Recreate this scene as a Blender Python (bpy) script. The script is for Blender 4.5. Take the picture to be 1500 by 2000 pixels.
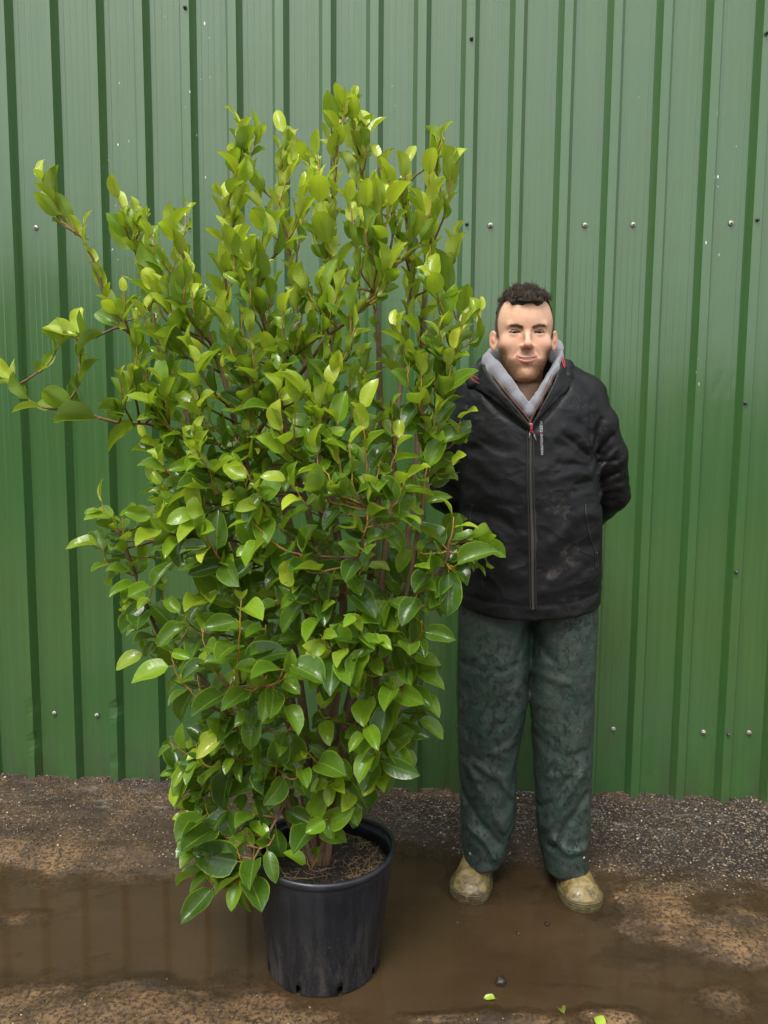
import bpy, bmesh, math, random
import numpy as np
from mathutils import Vector, Matrix
random.seed(7); RNG = np.random.default_rng(11)
S = bpy.context.scene
for o in list(bpy.data.objects): bpy.data.objects.remove(o)

# ------------------------------------------------------------------ camera
FPX = 1500.0                       # focal length in pixels of the 1500 px wide photograph
YAW, PITCH, ROLL = 0.0546, 0.1036, 0.0077
CAM = np.array([0.0, -2.849, 1.3715])
fwd = np.array([-math.sin(YAW)*math.cos(PITCH), math.cos(YAW)*math.cos(PITCH), -math.sin(PITCH)])
_r = np.cross(fwd, [0, 0, 1]); _r /= np.linalg.norm(_r); _u = np.cross(_r, fwd)
RGT = _r*math.cos(ROLL) + _u*math.sin(ROLL); UPV = -_r*math.sin(ROLL) + _u*math.cos(ROLL)
cd = bpy.data.cameras.new('camera'); co = bpy.data.objects.new('camera', cd)
S.collection.objects.link(co); S.camera = co
cd.sensor_fit = 'HORIZONTAL'; cd.sensor_width = 36.0; cd.lens = 36.0*FPX/1500.0
cd.clip_start = 0.05; cd.clip_end = 900
m = Matrix.Identity(4)
for i in range(3):
    m[i][0] = RGT[i]; m[i][1] = UPV[i]; m[i][2] = -fwd[i]; m[i][3] = CAM[i]
co.matrix_world = m
def ray(px, py): return fwd + RGT*(px-750)/FPX + UPV*(1000-py)/FPX
def at(px, py, Y):
    d = ray(px, py); t = (Y-CAM[1])/d[1]; return CAM + d*t
def gnd(px, py, z=0.0):
    d = ray(px, py); t = (z-CAM[2])/d[2]; return CAM + d*t
def proj(P):
    d = np.asarray(P, float)-CAM; w = d@fwd
    return 750+FPX*(d@RGT)/w, 1000-FPX*(d@UPV)/w, w

# ------------------------------------------------------------------ daylight: bright overcast
SUN_EL, SUN_AZ = math.radians(58), math.radians(200)     # behind the photographer, slightly to the left
w = bpy.data.worlds.new('World'); S.world = w; w.use_nodes = True
nt = w.node_tree; nt.nodes.clear()
sky = nt.nodes.new('ShaderNodeTexSky'); sky.sky_type = 'NISHITA'; sky.sun_disc = False
sky.sun_elevation = SUN_EL; sky.sun_rotation = SUN_AZ; sky.air_density = 1.0; sky.dust_density = 4.0; sky.ozone_density = 1.0
hs = nt.nodes.new('ShaderNodeHueSaturation'); hs.inputs['Saturation'].default_value = 0.22
bg = nt.nodes.new('ShaderNodeBackground'); bg.inputs['Strength'].default_value = 0.15
wo = nt.nodes.new('ShaderNodeOutputWorld')
nt.links.new(sky.outputs[0], hs.inputs['Color']); mx = nt.nodes.new('ShaderNodeMix'); mx.data_type = 'RGBA'; mx.inputs[0].default_value = 0.6; mx.inputs[7].default_value = (4.1, 4.25, 4.4, 1)   # flat cloud layer over the clear sky
nt.links.new(hs.outputs[0], mx.inputs[6]); nt.links.new(mx.outputs[2], bg.inputs[0]); nt.links.new(bg.outputs[0], wo.inputs[0])
sl = bpy.data.lights.new('sun', 'SUN'); sl.energy = 1.5; sl.angle = math.radians(24); sl.color = (1.0, 0.97, 0.92)
so = bpy.data.objects.new('sun', sl); S.collection.objects.link(so)
sd = Vector((math.sin(SUN_AZ)*math.cos(SUN_EL), math.cos(SUN_AZ)*math.cos(SUN_EL), math.sin(SUN_EL)))
so.rotation_euler = (-sd).to_track_quat('-Z', 'Y').to_euler()
S.view_settings.view_transform = 'Standard'; S.view_settings.look = 'None'
S.view_settings.gamma = 1.0; S.view_settings.use_curve_mapping = False
S.view_settings.exposure = 1.12
S.render.engine = 'CYCLES'
S.cycles.max_bounces = 8; S.cycles.transparent_max_bounces = 8

# ------------------------------------------------------------------ helpers
C = S.collection
def mesh_np(name, V, F, smooth=True):
    V = np.asarray(V, np.float32); me = bpy.data.meshes.new(name)
    if isinstance(F, np.ndarray):
        n, k = F.shape
        me.vertices.add(len(V)); me.vertices.foreach_set('co', V.ravel())
        me.loops.add(n*k); me.loops.foreach_set('vertex_index', F.astype(np.int32).ravel())
        me.polygons.add(n); me.polygons.foreach_set('loop_start', np.arange(0, n*k, k, dtype=np.int32))
        me.update(calc_edges=True)
    else:
        me.from_pydata(V.tolist(), [], F); me.update()
    me.polygons.foreach_set('use_smooth', np.full(len(me.polygons), bool(smooth)))
    return me
def link(name, me, mat=None, parent=None):
    o = bpy.data.objects.new(name, me); C.objects.link(o)
    if mat is not None and me is not None and not me.materials: me.materials.append(mat)
    if parent is not None: o.parent = parent
    return o
def tag(o, label=None, cat=None, group=None, kind=None):
    if label: o['label'] = label
    if cat: o['category'] = cat
    if group: o['group'] = group
    if kind: o['kind'] = kind
    return o
def empty(name, loc, label, cat, group=None):
    o = bpy.data.objects.new(name, None); C.objects.link(o); o.location = loc; o.empty_display_size = 0.1
    return tag(o, label, cat, group)
def attr(me, name, arr):                                  # point colour (n,3) or float (n)
    arr = np.asarray(arr, np.float32)
    if arr.ndim == 1:
        a = me.attributes.new(name, 'FLOAT', 'POINT'); a.data.foreach_set('value', arr)
    else:
        a = me.attributes.new(name, 'FLOAT_COLOR', 'POINT')
        a.data.foreach_set('color', np.concatenate([arr[:, :3], np.ones((len(arr), 1), np.float32)], 1).ravel())
class Acc:                                                # collects raw geometry
    def __init__(s): s.V = []; s.F = []; s.n = 0; s.A = []
    def add(s, V, F, a=None):
        V = np.asarray(V, float); s.V.append(V); F = np.asarray(F)
        s.F.append(F+s.n); s.n += len(V)
        if a is not None: s.A.append(np.broadcast_to(np.asarray(a, float), (len(V), 3)))
    def mesh(s, name):
        V = np.concatenate(s.V); ks = {f.shape[1] for f in s.F}
        if len(ks) == 1: me = mesh_np(name, V, np.concatenate(s.F))
        else: me = mesh_np(name, V, [tuple(int(i) for i in r) for f in s.F for r in f])
        if s.A: attr(me, 'col', np.concatenate(s.A))
        return me
def tube(P, R, k=6, cap=True):
    P = np.asarray(P, float); n = len(P); R = np.broadcast_to(np.asarray(R, float), (n,))
    T = np.gradient(P, axis=0); T /= np.linalg.norm(T, axis=1)[:, None]+1e-12
    ref = np.array([0.31, 0.93, 0.17]) if abs(T[0] @ [0.31, .93, .17]) < .9 else np.array([1.0, 0, 0])
    V = []
    a = np.arange(k)/k*2*math.pi
    N = np.cross(T[0], ref)
    for i in range(n):
        N = N-T[i]*(N@T[i]); N /= np.linalg.norm(N)+1e-12; B = np.cross(T[i], N)
        V.append(P[i]+R[i]*(np.cos(a)[:, None]*N+np.sin(a)[:, None]*B))
    V = np.concatenate(V); F = []
    for i in range(n-1):
        for j in range(k): F.append((i*k+j, i*k+(j+1) % k, (i+1)*k+(j+1) % k, (i+1)*k+j))
    if cap:
        V = np.concatenate([V, P[:1]-T[:1]*R[0]*.3, P[-1:]+T[-1:]*R[-1]*.5]); b = n*k
        for j in range(k): F.append((b, (j+1) % k, j, j)); F.append((b+1, (n-1)*k+j, (n-1)*k+(j+1) % k, (n-1)*k+(j+1) % k))
    F = np.array(F)
    return V, F
def tube_tris(P, R, k=5):                                 # same as tube() but clean triangles/quads as list
    V, F = tube(P, R, k); return V, F
def clean_quads(F):                                       # degenerate quads -> tuple lists
    return [tuple(int(x) for x in (r[:3] if r[2] == r[3] else r)) for r in F]
def spline(P, n):
    P = np.asarray(P, float); m_ = len(P); Q = np.vstack([2*P[0]-P[1], P, 2*P[-1]-P[-2]])
    t = np.linspace(0, m_-1-1e-6, n); i = t.astype(int); f = (t-i)[:, None]
    a, b, c, d = Q[i], Q[i+1], Q[i+2], Q[i+3]
    return 0.5*((2*b)+(-a+c)*f+(2*a-5*b+4*c-d)*f**2+(-a+3*b-3*c+d)*f**3)
def hash3(i, j, k):
    h = (i*374761393+j*668265263+k*2147483647 % 4294967291).astype(np.int64)
    h = (h ^ (h >> 13))*1274126177 & 0xffffffff
    return ((h ^ (h >> 16)) & 0xffffff)/float(0xffffff)
def vnoise(x, y, z=0.0, seed=0):                          # value noise -1..1
    x, y, z = np.broadcast_arrays(np.asarray(x, float), np.asarray(y, float), np.asarray(z, float))
    xi, yi, zi = np.floor(x).astype(np.int64), np.floor(y).astype(np.int64), np.floor(z).astype(np.int64)
    fx, fy, fz = x-xi, y-yi, z-zi
    fx, fy, fz = [f*f*f*(f*(f*6-15)+10) for f in (fx, fy, fz)]
    r = 0
    for dx in (0, 1):
        for dy in (0, 1):
            for dz in (0, 1):
                r = r+hash3(xi+dx+seed*31, yi+dy+seed*57, zi+dz+seed*91)*(fx if dx else 1-fx)*(fy if dy else 1-fy)*(fz if dz else 1-fz)
    return r*2-1
def fbm(x, y, z=0.0, o=4, seed=0):
    r = 0; a = .5
    for i in range(o): r = r+a*vnoise(x*2**i, y*2**i, z*2**i, seed+i); a *= .5
    return r
def sstep(a, b, x): t = np.clip((x-a)/(b-a), 0, 1); return t*t*(3-2*t)

# node material helper
class M:
    def __init__(s, name):
        s.m = bpy.data.materials.new(name); s.m.use_nodes = True; s.t = s.m.node_tree; s.t.nodes.clear()
        s.out = s.n('OutputMaterial'); s.p = s.n('BsdfPrincipled'); s.l(s.p.outputs[0], s.out.inputs[0])
    def n(s, ty, **kw):
        x = s.t.nodes.new('ShaderNode'+ty)
        for k, v in kw.items():
            if hasattr(x, k): setattr(x, k, v)
        return x
    def l(s, a, b): s.t.links.new(a, b)
    def set(s, **kw):
        for k, v in kw.items(): s.p.inputs[k.replace('_', ' ')].default_value = (v+(1,) if isinstance(v, tuple) and len(v) == 3 else v)
        return s
    def coord(s, kind='Object', scale=(1, 1, 1)):
        c = s.n('TexCoord'); mp = s.n('Mapping'); mp.inputs['Scale'].default_value = scale
        s.l(c.outputs[kind], mp.inputs[0]); return mp.outputs[0]
    def noise(s, vec, scale, detail=4, rough=.55, dist=0.0):
        x = s.n('TexNoise'); x.inputs['Scale'].default_value = scale; x.inputs['Detail'].default_value = detail
        x.inputs['Roughness'].default_value = rough; x.inputs['Distortion'].default_value = dist
        s.l(vec, x.inputs['Vector']); return x.outputs['Fac']
    def voro(s, vec, scale, feature='F1', out='Distance'):
        x = s.n('TexVoronoi', feature=feature); x.inputs['Scale'].default_value = scale; s.l(vec, x.inputs['Vector']); return x.outputs[out]
    def ramp(s, f, stops, interp='LINEAR'):
        x = s.n('ValToRGB'); cr = x.color_ramp; cr.interpolation = interp
        while len(cr.elements) < len(stops): cr.elements.new(0.5)
        for e, (p, c) in zip(cr.elements, stops):
            e.position = p; e.color = (c, c, c, 1) if not isinstance(c, tuple) else c+(1,)
        s.l(f, x.inputs[0]); return x.outputs[0]
    def mix(s, f, a, b, mode='MIX'):
        x = s.n('Mix', data_type='RGBA', blend_type=mode)
        for v, i in ((f, x.inputs[0]), (a, x.inputs[6]), (b, x.inputs[7])):
            if isinstance(v, (int, float)): i.default_value = v if i.type == 'VALUE' else (v, v, v, 1)
            elif isinstance(v, tuple): i.default_value = v+(1,)
            else: s.l(v, i)
        return x.outputs[2]
    def math(s, op, a, b=0.0, clamp=False):
        x = s.n('Math', operation=op); x.use_clamp = clamp
        for v, i in ((a, x.inputs[0]), (b, x.inputs[1])):
            if isinstance(v, (int, float)): i.default_value = v
            else: s.l(v, i)
        return x.outputs[0]
    def attr(s, name, out='Color', typ='GEOMETRY'):
        x = s.n('Attribute'); x.attribute_name = name; x.attribute_type = typ; return x.outputs[out]
    def bump(s, h, dist, strength=1.0, prev=None):
        x = s.n('Bump'); x.inputs['Distance'].default_value = dist; x.inputs['Strength'].default_value = strength
        s.l(h, x.inputs['Height'])
        if prev is not None: s.l(prev, x.inputs['Normal'])
        return x.outputs[0]
    def base(s, c): s.l(c, s.p.inputs['Base Color']) if not isinstance(c, tuple) else s.set(Base_Color=c); return s
    def rough(s, c): s.l(c, s.p.inputs['Roughness']) if not isinstance(c, float) else s.set(Roughness=c); return s
    def nrm(s, c): s.l(c, s.p.inputs['Normal']); return s
    def sep(s, vec):
        x = s.n('SeparateXYZ'); s.l(vec, x.inputs[0]); return x.outputs
# ================================================================== metal wall
PT = 1/6.0; LX = 0.1326; RD = 0.033           # rib pitch, x of a lap rib, rib depth
Z1, Z2, Z3 = 2.898, 2.109, 0.2627             # screw rows
def wall_mat():
    k = M('green_painted_steel'); v = k.coord('Object'); st = k.coord('Object', (60, 60, 1.1)); st2 = k.coord('Object', (230, 230, 2.0))
    x, y, z = k.sep(v)
    n1 = k.noise(st, 1.0, 4, .6); n2 = k.noise(st2, 1.0, 3, .6); n3 = k.noise(v, 2.2, 3, .5)
    c = k.mix(k.ramp(n1, [(.25, 0.0), (.8, 1.0)]), (.034, .092, .018), (.048, .118, .026))
    c = k.mix(k.ramp(n3, [(.35, 0.0), (.75, .6)]), c, (.034, .112, .034))
    # chalked streaks
    c = k.mix(k.ramp(n2, [(.66, 0.0), (.78, .28)]), c, (.16, .30, .17))
    c = k.mix(k.ramp(n2, [(.24, .25), (.32, 0.0)]), c, (.012, .05, .014))
    # splashed dirt near the ground
    dn = k.noise(k.coord('Object', (9, 9, 5)), 1.0, 6, .65)
    low = k.ramp(z, [(0.0, 1.0), (.16, .35), (.5, 0.0)])
    df = k.math('MULTIPLY', low, k.ramp(dn, [(.42, 0.0), (.72, .75)]))
    c = k.mix(df, c, (.045, .040, .024))
    # white droppings / paint flecks in a few vertical bands, mostly high up
    fl = k.voro(k.coord('Object', (46, 46, 20)), 1.0)
    spot = k.ramp(fl, [(.10, 1.0), (.14, 0.0)])
    band = k.ramp(k.noise(k.coord('Object', (6.5, 1, .55)), 1.0, 1, .5), [(.60, 0.0), (.68, 1.0)])
    fine = k.ramp(k.noise(v, 38, 2), [(.52, 0.0), (.58, 1.0)])
    f = k.math('MULTIPLY', k.math('MULTIPLY', spot, band), fine)
    f = k.math('MULTIPLY', f, k.ramp(k.math('DIVIDE', z, 3.0), [(.35, .0), (.55, 1.0)]))
    c = k.mix(f, c, (.72, .74, .70))
    # dark specks
    ds = k.ramp(k.voro(k.coord('Object', (60, 60, 38)), 1.0), [(.05, 1.0), (.07, 0.0)])
    ds = k.math('MULTIPLY', ds, k.ramp(k.noise(v, 7.0, 3), [(.55, 0.0), (.62, .9)]))
    c = k.mix(ds, c, (.012, .02, .012))
    k.base(c)
    k.rough(k.math('ADD', k.ramp(n1, [(.2, .26), (.8, .36)]), k.math('MULTIPLY', df, .35)))
    drops = k.ramp(k.voro(k.coord('Object', (170, 170, 130)), 1.0), [(.0, 1.0), (.28, 0.0)])
    dm = k.math('MULTIPLY', drops, k.ramp(k.noise(v, 3.0, 4), [(.47, 0.0), (.62, 1.0)]))
    b = k.bump(dm, .0006, .5); b = k.bump(n1, .0007, .35, b); b = k.bump(k.noise(v, 3.2, 2), .006, .5, b)
    k.nrm(b); k.set(Specular_IOR_Level=.6, Coat_Weight=1.0, Coat_Roughness=.16, Coat_IOR=1.51)
    return k.m
MW = wall_mat()
kk = M('cut_edge'); kk.set(Base_Color=(.30, .38, .32), Roughness=.5, Metallic=.3); MEDGE = kk.m
def profile(first):
    P = []                                    # (x, y) over six pitches, ribs on multiples of PT
    c2, sw = .0145, .0165
    g = .0004
    for i in range(7):
        x0 = i*PT
        if i == 0:
            P += [(x0-c2-sw*.62, -RD*.38-.0014), (x0-c2-.0006, -RD-.0014), (x0+c2+.0006, -RD-.0014), (x0+c2+sw+.001, -.0005)]
        elif i < 6:
            P += [(x0-c2-sw, 0), (x0-c2, -RD), (x0+c2, -RD), (x0+c2+sw, 0)]
        else:
            P += [(x0-c2-sw, 0), (x0-c2, -RD), (x0+c2, -RD), (x0+c2+sw*.9, -RD*.1)]
        if i < 6:
            a = x0+c2+sw; b = x0+PT-c2-sw
            for f in (.17, .40, .60, .83):
                xm = a+(b-a)*f
                P += [(xm-.0014, 0), (xm, -g), (xm+.0014, 0)]
    return P
DENTS = []
for px, py, r, a in ((226, 1385, .05, .010), (222, 1487, .035, .007), (66, 1450, .05, .009), (812, 1500, .035, .010), (1270, 1525, .03, .006), (68, 1380, .05, .004), (1400, 745, .03, .002), (1427, 745, .02, .002)):
    p = at(px, py, -RD if a > .003 else 0); DENTS.append((p[0], p[2], r, a))
def sheet_mesh(k):
    P = profile(True); X0 = LX+k*1.0
    zs = np.concatenate([np.linspace(.0, .5, 26), np.linspace(.53, 3.7, 60)])
    V = []
    for z in zs:
        for (x, y) in P:
            X = X0+x
            yy = y+.0012*math.sin(z*3.1+X*5.3)+.0007*math.sin(z*7.7+X*17)
            for (dx, dz, r, a) in DENTS:
                d = math.hypot((X-dx)*1.3, z-dz)/r
                if d < 1: yy += a*(1-d*d)**2*(1 if y < -.02 else .3)
            zz = z
            if z == 0: zz = .002+.004*math.sin(X*3.3)+.002*math.sin(X*41)
            V.append((X, yy, zz))
    n = len(P); F = np.array([(j*n+i, j*n+i+1, (j+1)*n+i+1, (j+1)*n+i) for j in range(len(zs)-1) for i in range(n-1)])
    me = mesh_np('cladding_sheet', V, F, smooth=False)
    me.materials.append(MW); me.materials.append(MEDGE)
    return me
wall = empty('metal_wall', (0, 0, 0), 'green box-profile steel cladding wall with vertical ribs behind the man and the shrub', 'wall')
for k in range(-4, 4):
    o = link('cladding_sheet', sheet_mesh(k), None, wall)
    sm = o.modifiers.new('thick', 'SOLIDIFY'); sm.thickness = .0009; sm.offset = -1; sm.material_offset_rim = 1
def screw_meshes():
    bm = bmesh.new()
    # washer: dished disc facing -y
    prof = [(0.0, .0030), (.0035, .0030), (.0074, .0022), (.0082, .0008), (.0082, 0)]
    def lathe(prof, seg):
        V = []; F = []
        for r, h in prof:
            for j in range(seg):
                a = j/seg*2*math.pi; V.append((r*math.cos(a), -h, r*math.sin(a)))
        for i in range(len(prof)-1):
            for j in range(seg): F.append((i*seg+j, i*seg+(j+1) % seg, (i+1)*seg+(j+1) % seg, (i+1)*seg+j))
        return V, F
    V, F = lathe(prof, 14); w_ = mesh_np('washer', V, np.array(F))
    V, F = lathe([(0, .0095), (.0024, .0092), (.0040, .0080), (.0041, .0035), (.0041, .0022)], 6); h_ = mesh_np('screw', V, np.array(F), False)
    return w_, h_
wme, hme = screw_meshes()
kk = M('zinc_washer'); v = kk.coord('Object'); kk.base(kk.mix(kk.ramp(kk.noise(v, 300, 3), [(.4, 0.0), (.6, 1.0)]), (.50, .48, .44), (.22, .20, .17))); kk.set(Metallic=.5, Roughness=.5); wme.materials.append(kk.m)
kk = M('weathered_screw_head'); v = kk.coord('Object'); kk.base(kk.mix(kk.ramp(kk.noise(v, 500, 3), [(.4, 0.0), (.6, 1.0)]), (.42, .36, .27), (.13, .10, .08))); kk.set(Metallic=.6, Roughness=.45); hme.materials.append(kk.m)
wme2 = wme.copy(); wme2.materials.clear(); kk = M('dark_rubber_washer'); kk.set(Base_Color=(.03, .032, .03), Roughness=.6); wme2.materials.append(kk.m)
hme2 = hme.copy(); hme2.materials.clear(); kk = M('dull_screw_head'); kk.set(Base_Color=(.10, .09, .085), Metallic=.4, Roughness=.5); hme2.materials.append(kk.m)
def screw(px, py, dark=False, Y=0.0):
    p = at(px, py, Y-.0035)
    h = link('screw', hme2 if dark else hme, None, wall); h.location = p; h.rotation_euler = (random.uniform(-.08, .08), random.random()*6, random.uniform(-.08, .08))
    wsh = link('washer', wme2 if dark else wme, None, h); wsh.scale = (.85,)*3 if dark else (1.12,)*3
for x, y in ((70, 445), (331, 445), (598, 441), (686, 445), (958, 440), (1143, 440), (1237, 439), (1428, 436),
             (106, 1393), (189, 1397), (352, 1401), (852, 1410), (1198, 1424), (1374, 1430), (1463, 1431)):
    screw(x, y)
for x, y in ((361, 14), (921, 75), (912, 437), (1480, 429), (1498, 64), (1456, 787), (1438, 1117), (893, 1419), (1423, 1434), (368, 442)):
    screw(x, y, True, -RD-.0022)

# ================================================================== ground
ZW = -0.014                                   # water level
def g2(px, py): p = gnd(px, py, ZW); return p[0], p[1]
ISL = [  # islands of mud/sand above the water: px, py, rx, ry (px), height
 (230, 1990, 360, 85, .026), (30, 1790, 90, 26, .010), (1000, 1992, 170, 26, .013), (1330, 1815, 190, 42, .013), (1470, 1850, 90, 36, .012),
 (1060, 1740, 60, 14, .008), (1045, 1765, 45, 10, .007), (1260, 1760, 90, 20, .008), (180, 1665, 130, 22, .010), (350, 1672, 150, 30, .012), (40, 1655, 60, 18, .010),
 (1120, 1925, 240, 14, .006), (1420, 1960, 120, 40, .010), (800, 1990, 100, 20, .008), (1230, 1880, 160, 18, .006), (1310, 1735, 90, 16, .006), (1200, 1985, 90, 25, .009), (1440, 1790, 60, 20, .008)]
def height(X, Y):
    # apron rising gently to the wall foot, a broad shallow basin in front
    yl = -0.42+.10*np.sin(X*1.7+1.2)-.03*np.sin(X*4.1)-0.12*sstep(-.2, 1.6, X)
    h = .002-.030*sstep(0.30, -0.42, Y-yl)
    h = h+.016*sstep(-1.55, -2.2, Y)
    for px, py, rx, ry, a in ISL:
        x0, y0 = g2(px, py); x1, _ = g2(px+rx, py); _, y1 = g2(px, py-ry)
        q = ((X-x0)/max(abs(x1-x0), .02))**2+((Y-y0)/max(abs(y1-y0), .02))**2
        h = h+a*1.25*np.exp(-q*1.1)
    h = h+.0065*fbm(X*3.1, Y*4.5, 0, 4, 3)+.0065*fbm(X*12, Y*19, 0, 5, 9)
    h = h+.0022*np.abs(fbm(X*60, Y*60, 0, 3, 5))*sstep(-.9, -.3, Y)
    # crumbs of dirt banked against the steel
    h = h+.009*sstep(-.07, -.01, Y)*np.clip(fbm(X*9, Y*20, 0, 4, 21)+.15, 0, 1)*1.6
    # flatten under the pot and the boots
    for (fx, fy, fr) in FLATS: 
        k_ = sstep(fr*1.35, fr*.8, np.hypot(X-fx, Y-fy)); h = h*(1-k_)+(ZW-.006)*k_
    return h
FLATS = []
def build_ground():
    xs = np.arange(-1.9, 1.95, .0065); ys = np.arange(-1.60, .14, .0065)
    ox = np.array([-400, -120, -40, -15, -8, -5, -3.5, -2.6, -2.2]); 
    xs = np.concatenate([ox, xs, -ox[::-1]]); ys = np.concatenate([[-400, -120, -40, -15, -8, -5.5, -4, -3.2, -2.7, -2.3, -2.0, -1.8, -1.7], ys, [.3, .8, 2, 6, 20, 60, 200, 400]])
    X, Y = np.meshgrid(xs, ys); h = height(X, Y)
    far = sstep(2.2, 6, np.hypot(X, Y+1)); h = h*(1-far)+.004*far
    n = len(xs); mm = len(ys); V = np.stack([X, Y, h], -1).reshape(-1, 3)
    I = np.arange(n*mm).reshape(mm, n)
    F = np.stack([I[:-1, :-1], I[:-1, 1:], I[1:, 1:], I[1:, :-1]], -1).reshape(-1, 4)
    return V, F, X, Y, h
POTC = gnd(632, 1950, ZW); POTC = np.array([POTC[0]-.018, POTC[1]+.148, ZW-.004])
BL = gnd(911, 1766, ZW); BR = gnd(1148, 1783, ZW)      # boot toes
FLATS += [(POTC[0], POTC[1], .155), (BL[0]+.02, BL[1]+.09, .10), (BR[0]-.02, BR[1]+.09, .10)]
V, F, GX, GY, GH = build_ground()
me = mesh_np('ground', V, F)
x, y, h = V[:, 0], V[:, 1], V[:, 2]
grav = sstep(-.62, -.42, y+.10*fbm(x*2.5, y*3, 0, 3, 40)+.10*sstep(.2, .7, x)*0)*sstep(.15, .3, fbm(x*2, y*2, 0, 3, 44)+.72)
grav = grav*(1-.45*sstep(-.2, -.9, x))
grav = grav*(1-.7*sstep(-.10, -.04, y)*(fbm(x*5, y*9, 0, 3, 47) > .0))
attr(me, 'gravel', grav); attr(me, 'depth', ZW-h)
def ground_mat():
    k = M('wet_mud_and_gravel'); v = k.coord('Object')
    gr = k.attr('gravel', 'Fac'); dp = k.attr('depth', 'Fac')
    n = k.noise(v, 9, 6, .65); nf = k.noise(v, 90, 5, .7); n2 = k.noise(v, 2.4, 4, .6)
    mud = k.mix(k.ramp(n, [(.35, 0.0), (.65, 1.0)]), (.066, .038, .017), (.215, .128, .058))
    mud = k.mix(k.ramp(nf, [(.42, .95), (.54, 0.0)]), mud, (.030, .019, .011))
    wet = k.ramp(dp, [(0.0, 0.0), (.006, 1.0)])
    # aggregate chips
    vc = k.voro(v, 135, 'F1', 'Color'); vd = k.voro(v, 135)
    r_, g_, b_ = k.sep(vc)
    chips = k.ramp(r_, [(0.0, (.020, .014, .009)), (.45, (.046, .031, .019)), (.62, (.098, .068, .041)), (.78, (.20, .145, .092)), (.90, (.30, .225, .15)), (.975, (.46, .38, .28))], 'CONSTANT')
    chips = k.mix(k.ramp(vd, [(.30, 0.0), (.62, .9)]), chips, (.010, .008, .006))
    chips = k.mix(k.ramp(n2, [(.35, .35), (.65, 0.0)]), chips, (.05, .036, .024))
    c = k.mix(gr, mud, chips)
    # sparse pale grit over the mud
    v2 = k.voro(v, 75, 'F1', 'Color'); a, b2, c2 = k.sep(v2); d2 = k.voro(v, 75)
    g = k.math('MULTIPLY', k.ramp(a, [(.955, 0.0), (.96, 1.0)], 'CONSTANT'), k.ramp(d2, [(.16, 1.0), (.22, 0.0)]))
    c = k.mix(g, c, (.34, .27, .16))
    # damp stains: large dark patches
    st = k.ramp(k.noise(k.coord('Object', (1.3, 2.6, 1)), 1.6, 5, .6, .4), [(.40, .85), (.54, 0.0)])
    c = k.mix(st, c, (.030, .019, .011))
    x_, y_, z_ = k.sep(v)
    # pale scum by the wall foot on the left
    sc = k.math('MULTIPLY', k.ramp(k.math('ADD', y_, .33), [(.0, 0.0), (.12, 1.0), (.33, .25)]), k.ramp(k.noise(k.coord('Object', (3, 9, 1)), 3, 5, .7), [(.54, 0.0), (.72, .55)]))
    c = k.mix(sc, c, (.26, .25, .23))
    k.base(c)
    k.rough(k.math('SUBTRACT', k.ramp(n, [(.3, .42), (.7, .72)]), k.math('MULTIPLY', wet, .15)))
    hgt = k.mix(gr, nf, k.math('SUBTRACT', 1.0, vd))
    b = k.bump(hgt, .0035, .8); b = k.bump(n, .010, .5, b); k.nrm(b); k.set(Specular_IOR_Level=.38)
    return k.m
tag(link('ground', me, ground_mat()), 'wet dirty yard floor of brown mud and coarse gravelly tarmac at the foot of the wall', kind='structure')
# water sheet: only where the ground dips below its level
sel = (np.abs(GX) < 1.9) & (GY > -1.62) & (GY < .1)
D_ = ZW-GH
I = np.arange(GX.size).reshape(GX.shape)
q = (D_ > -.0015); cell = q[:-1, :-1] | q[1:, :-1] | q[:-1, 1:] | q[1:, 1:]
cell &= sel[:-1, :-1]
F = np.stack([I[:-1, :-1], I[:-1, 1:], I[1:, 1:], I[1:, :-1]], -1)[cell]
u, inv = np.unique(F, return_inverse=True); F = inv.reshape(F.shape)
wx, wy, wd = GX.ravel()[u], GY.ravel()[u], D_.ravel()[u]
me = mesh_np('puddle', np.stack([wx, wy, np.full_like(wx, ZW)], 1), F); attr(me, 'depth', wd)
k = M('muddy_water'); v = k.coord('Object'); d = k.attr('depth', 'Fac')
n = k.noise(k.coord('Object', (1.5, 3.5, 1)), 1.5, 4, .6)
k.base(k.mix(k.ramp(n, [(.3, 0.0), (.7, 1.0)]), (.038, .023, .011), (.060, .037, .018))); k.rough(.075); k.set(IOR=1.33, Specular_IOR_Level=.55)
k.l(k.ramp(k.math('ADD', k.math('MULTIPLY', d, 62.0), k.math('MULTIPLY', k.noise(v, 22, 5, .65), .55)), [(.22, .10), (.80, .93)]), k.p.inputs['Alpha'])
k.nrm(k.bump(k.noise(k.coord('Object', (1, 1.6, 1)), 7, 2), .004, .10))
tag(link('puddle', me, k.m), 'shallow puddle of muddy brown water across the yard floor', kind='structure')
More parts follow.
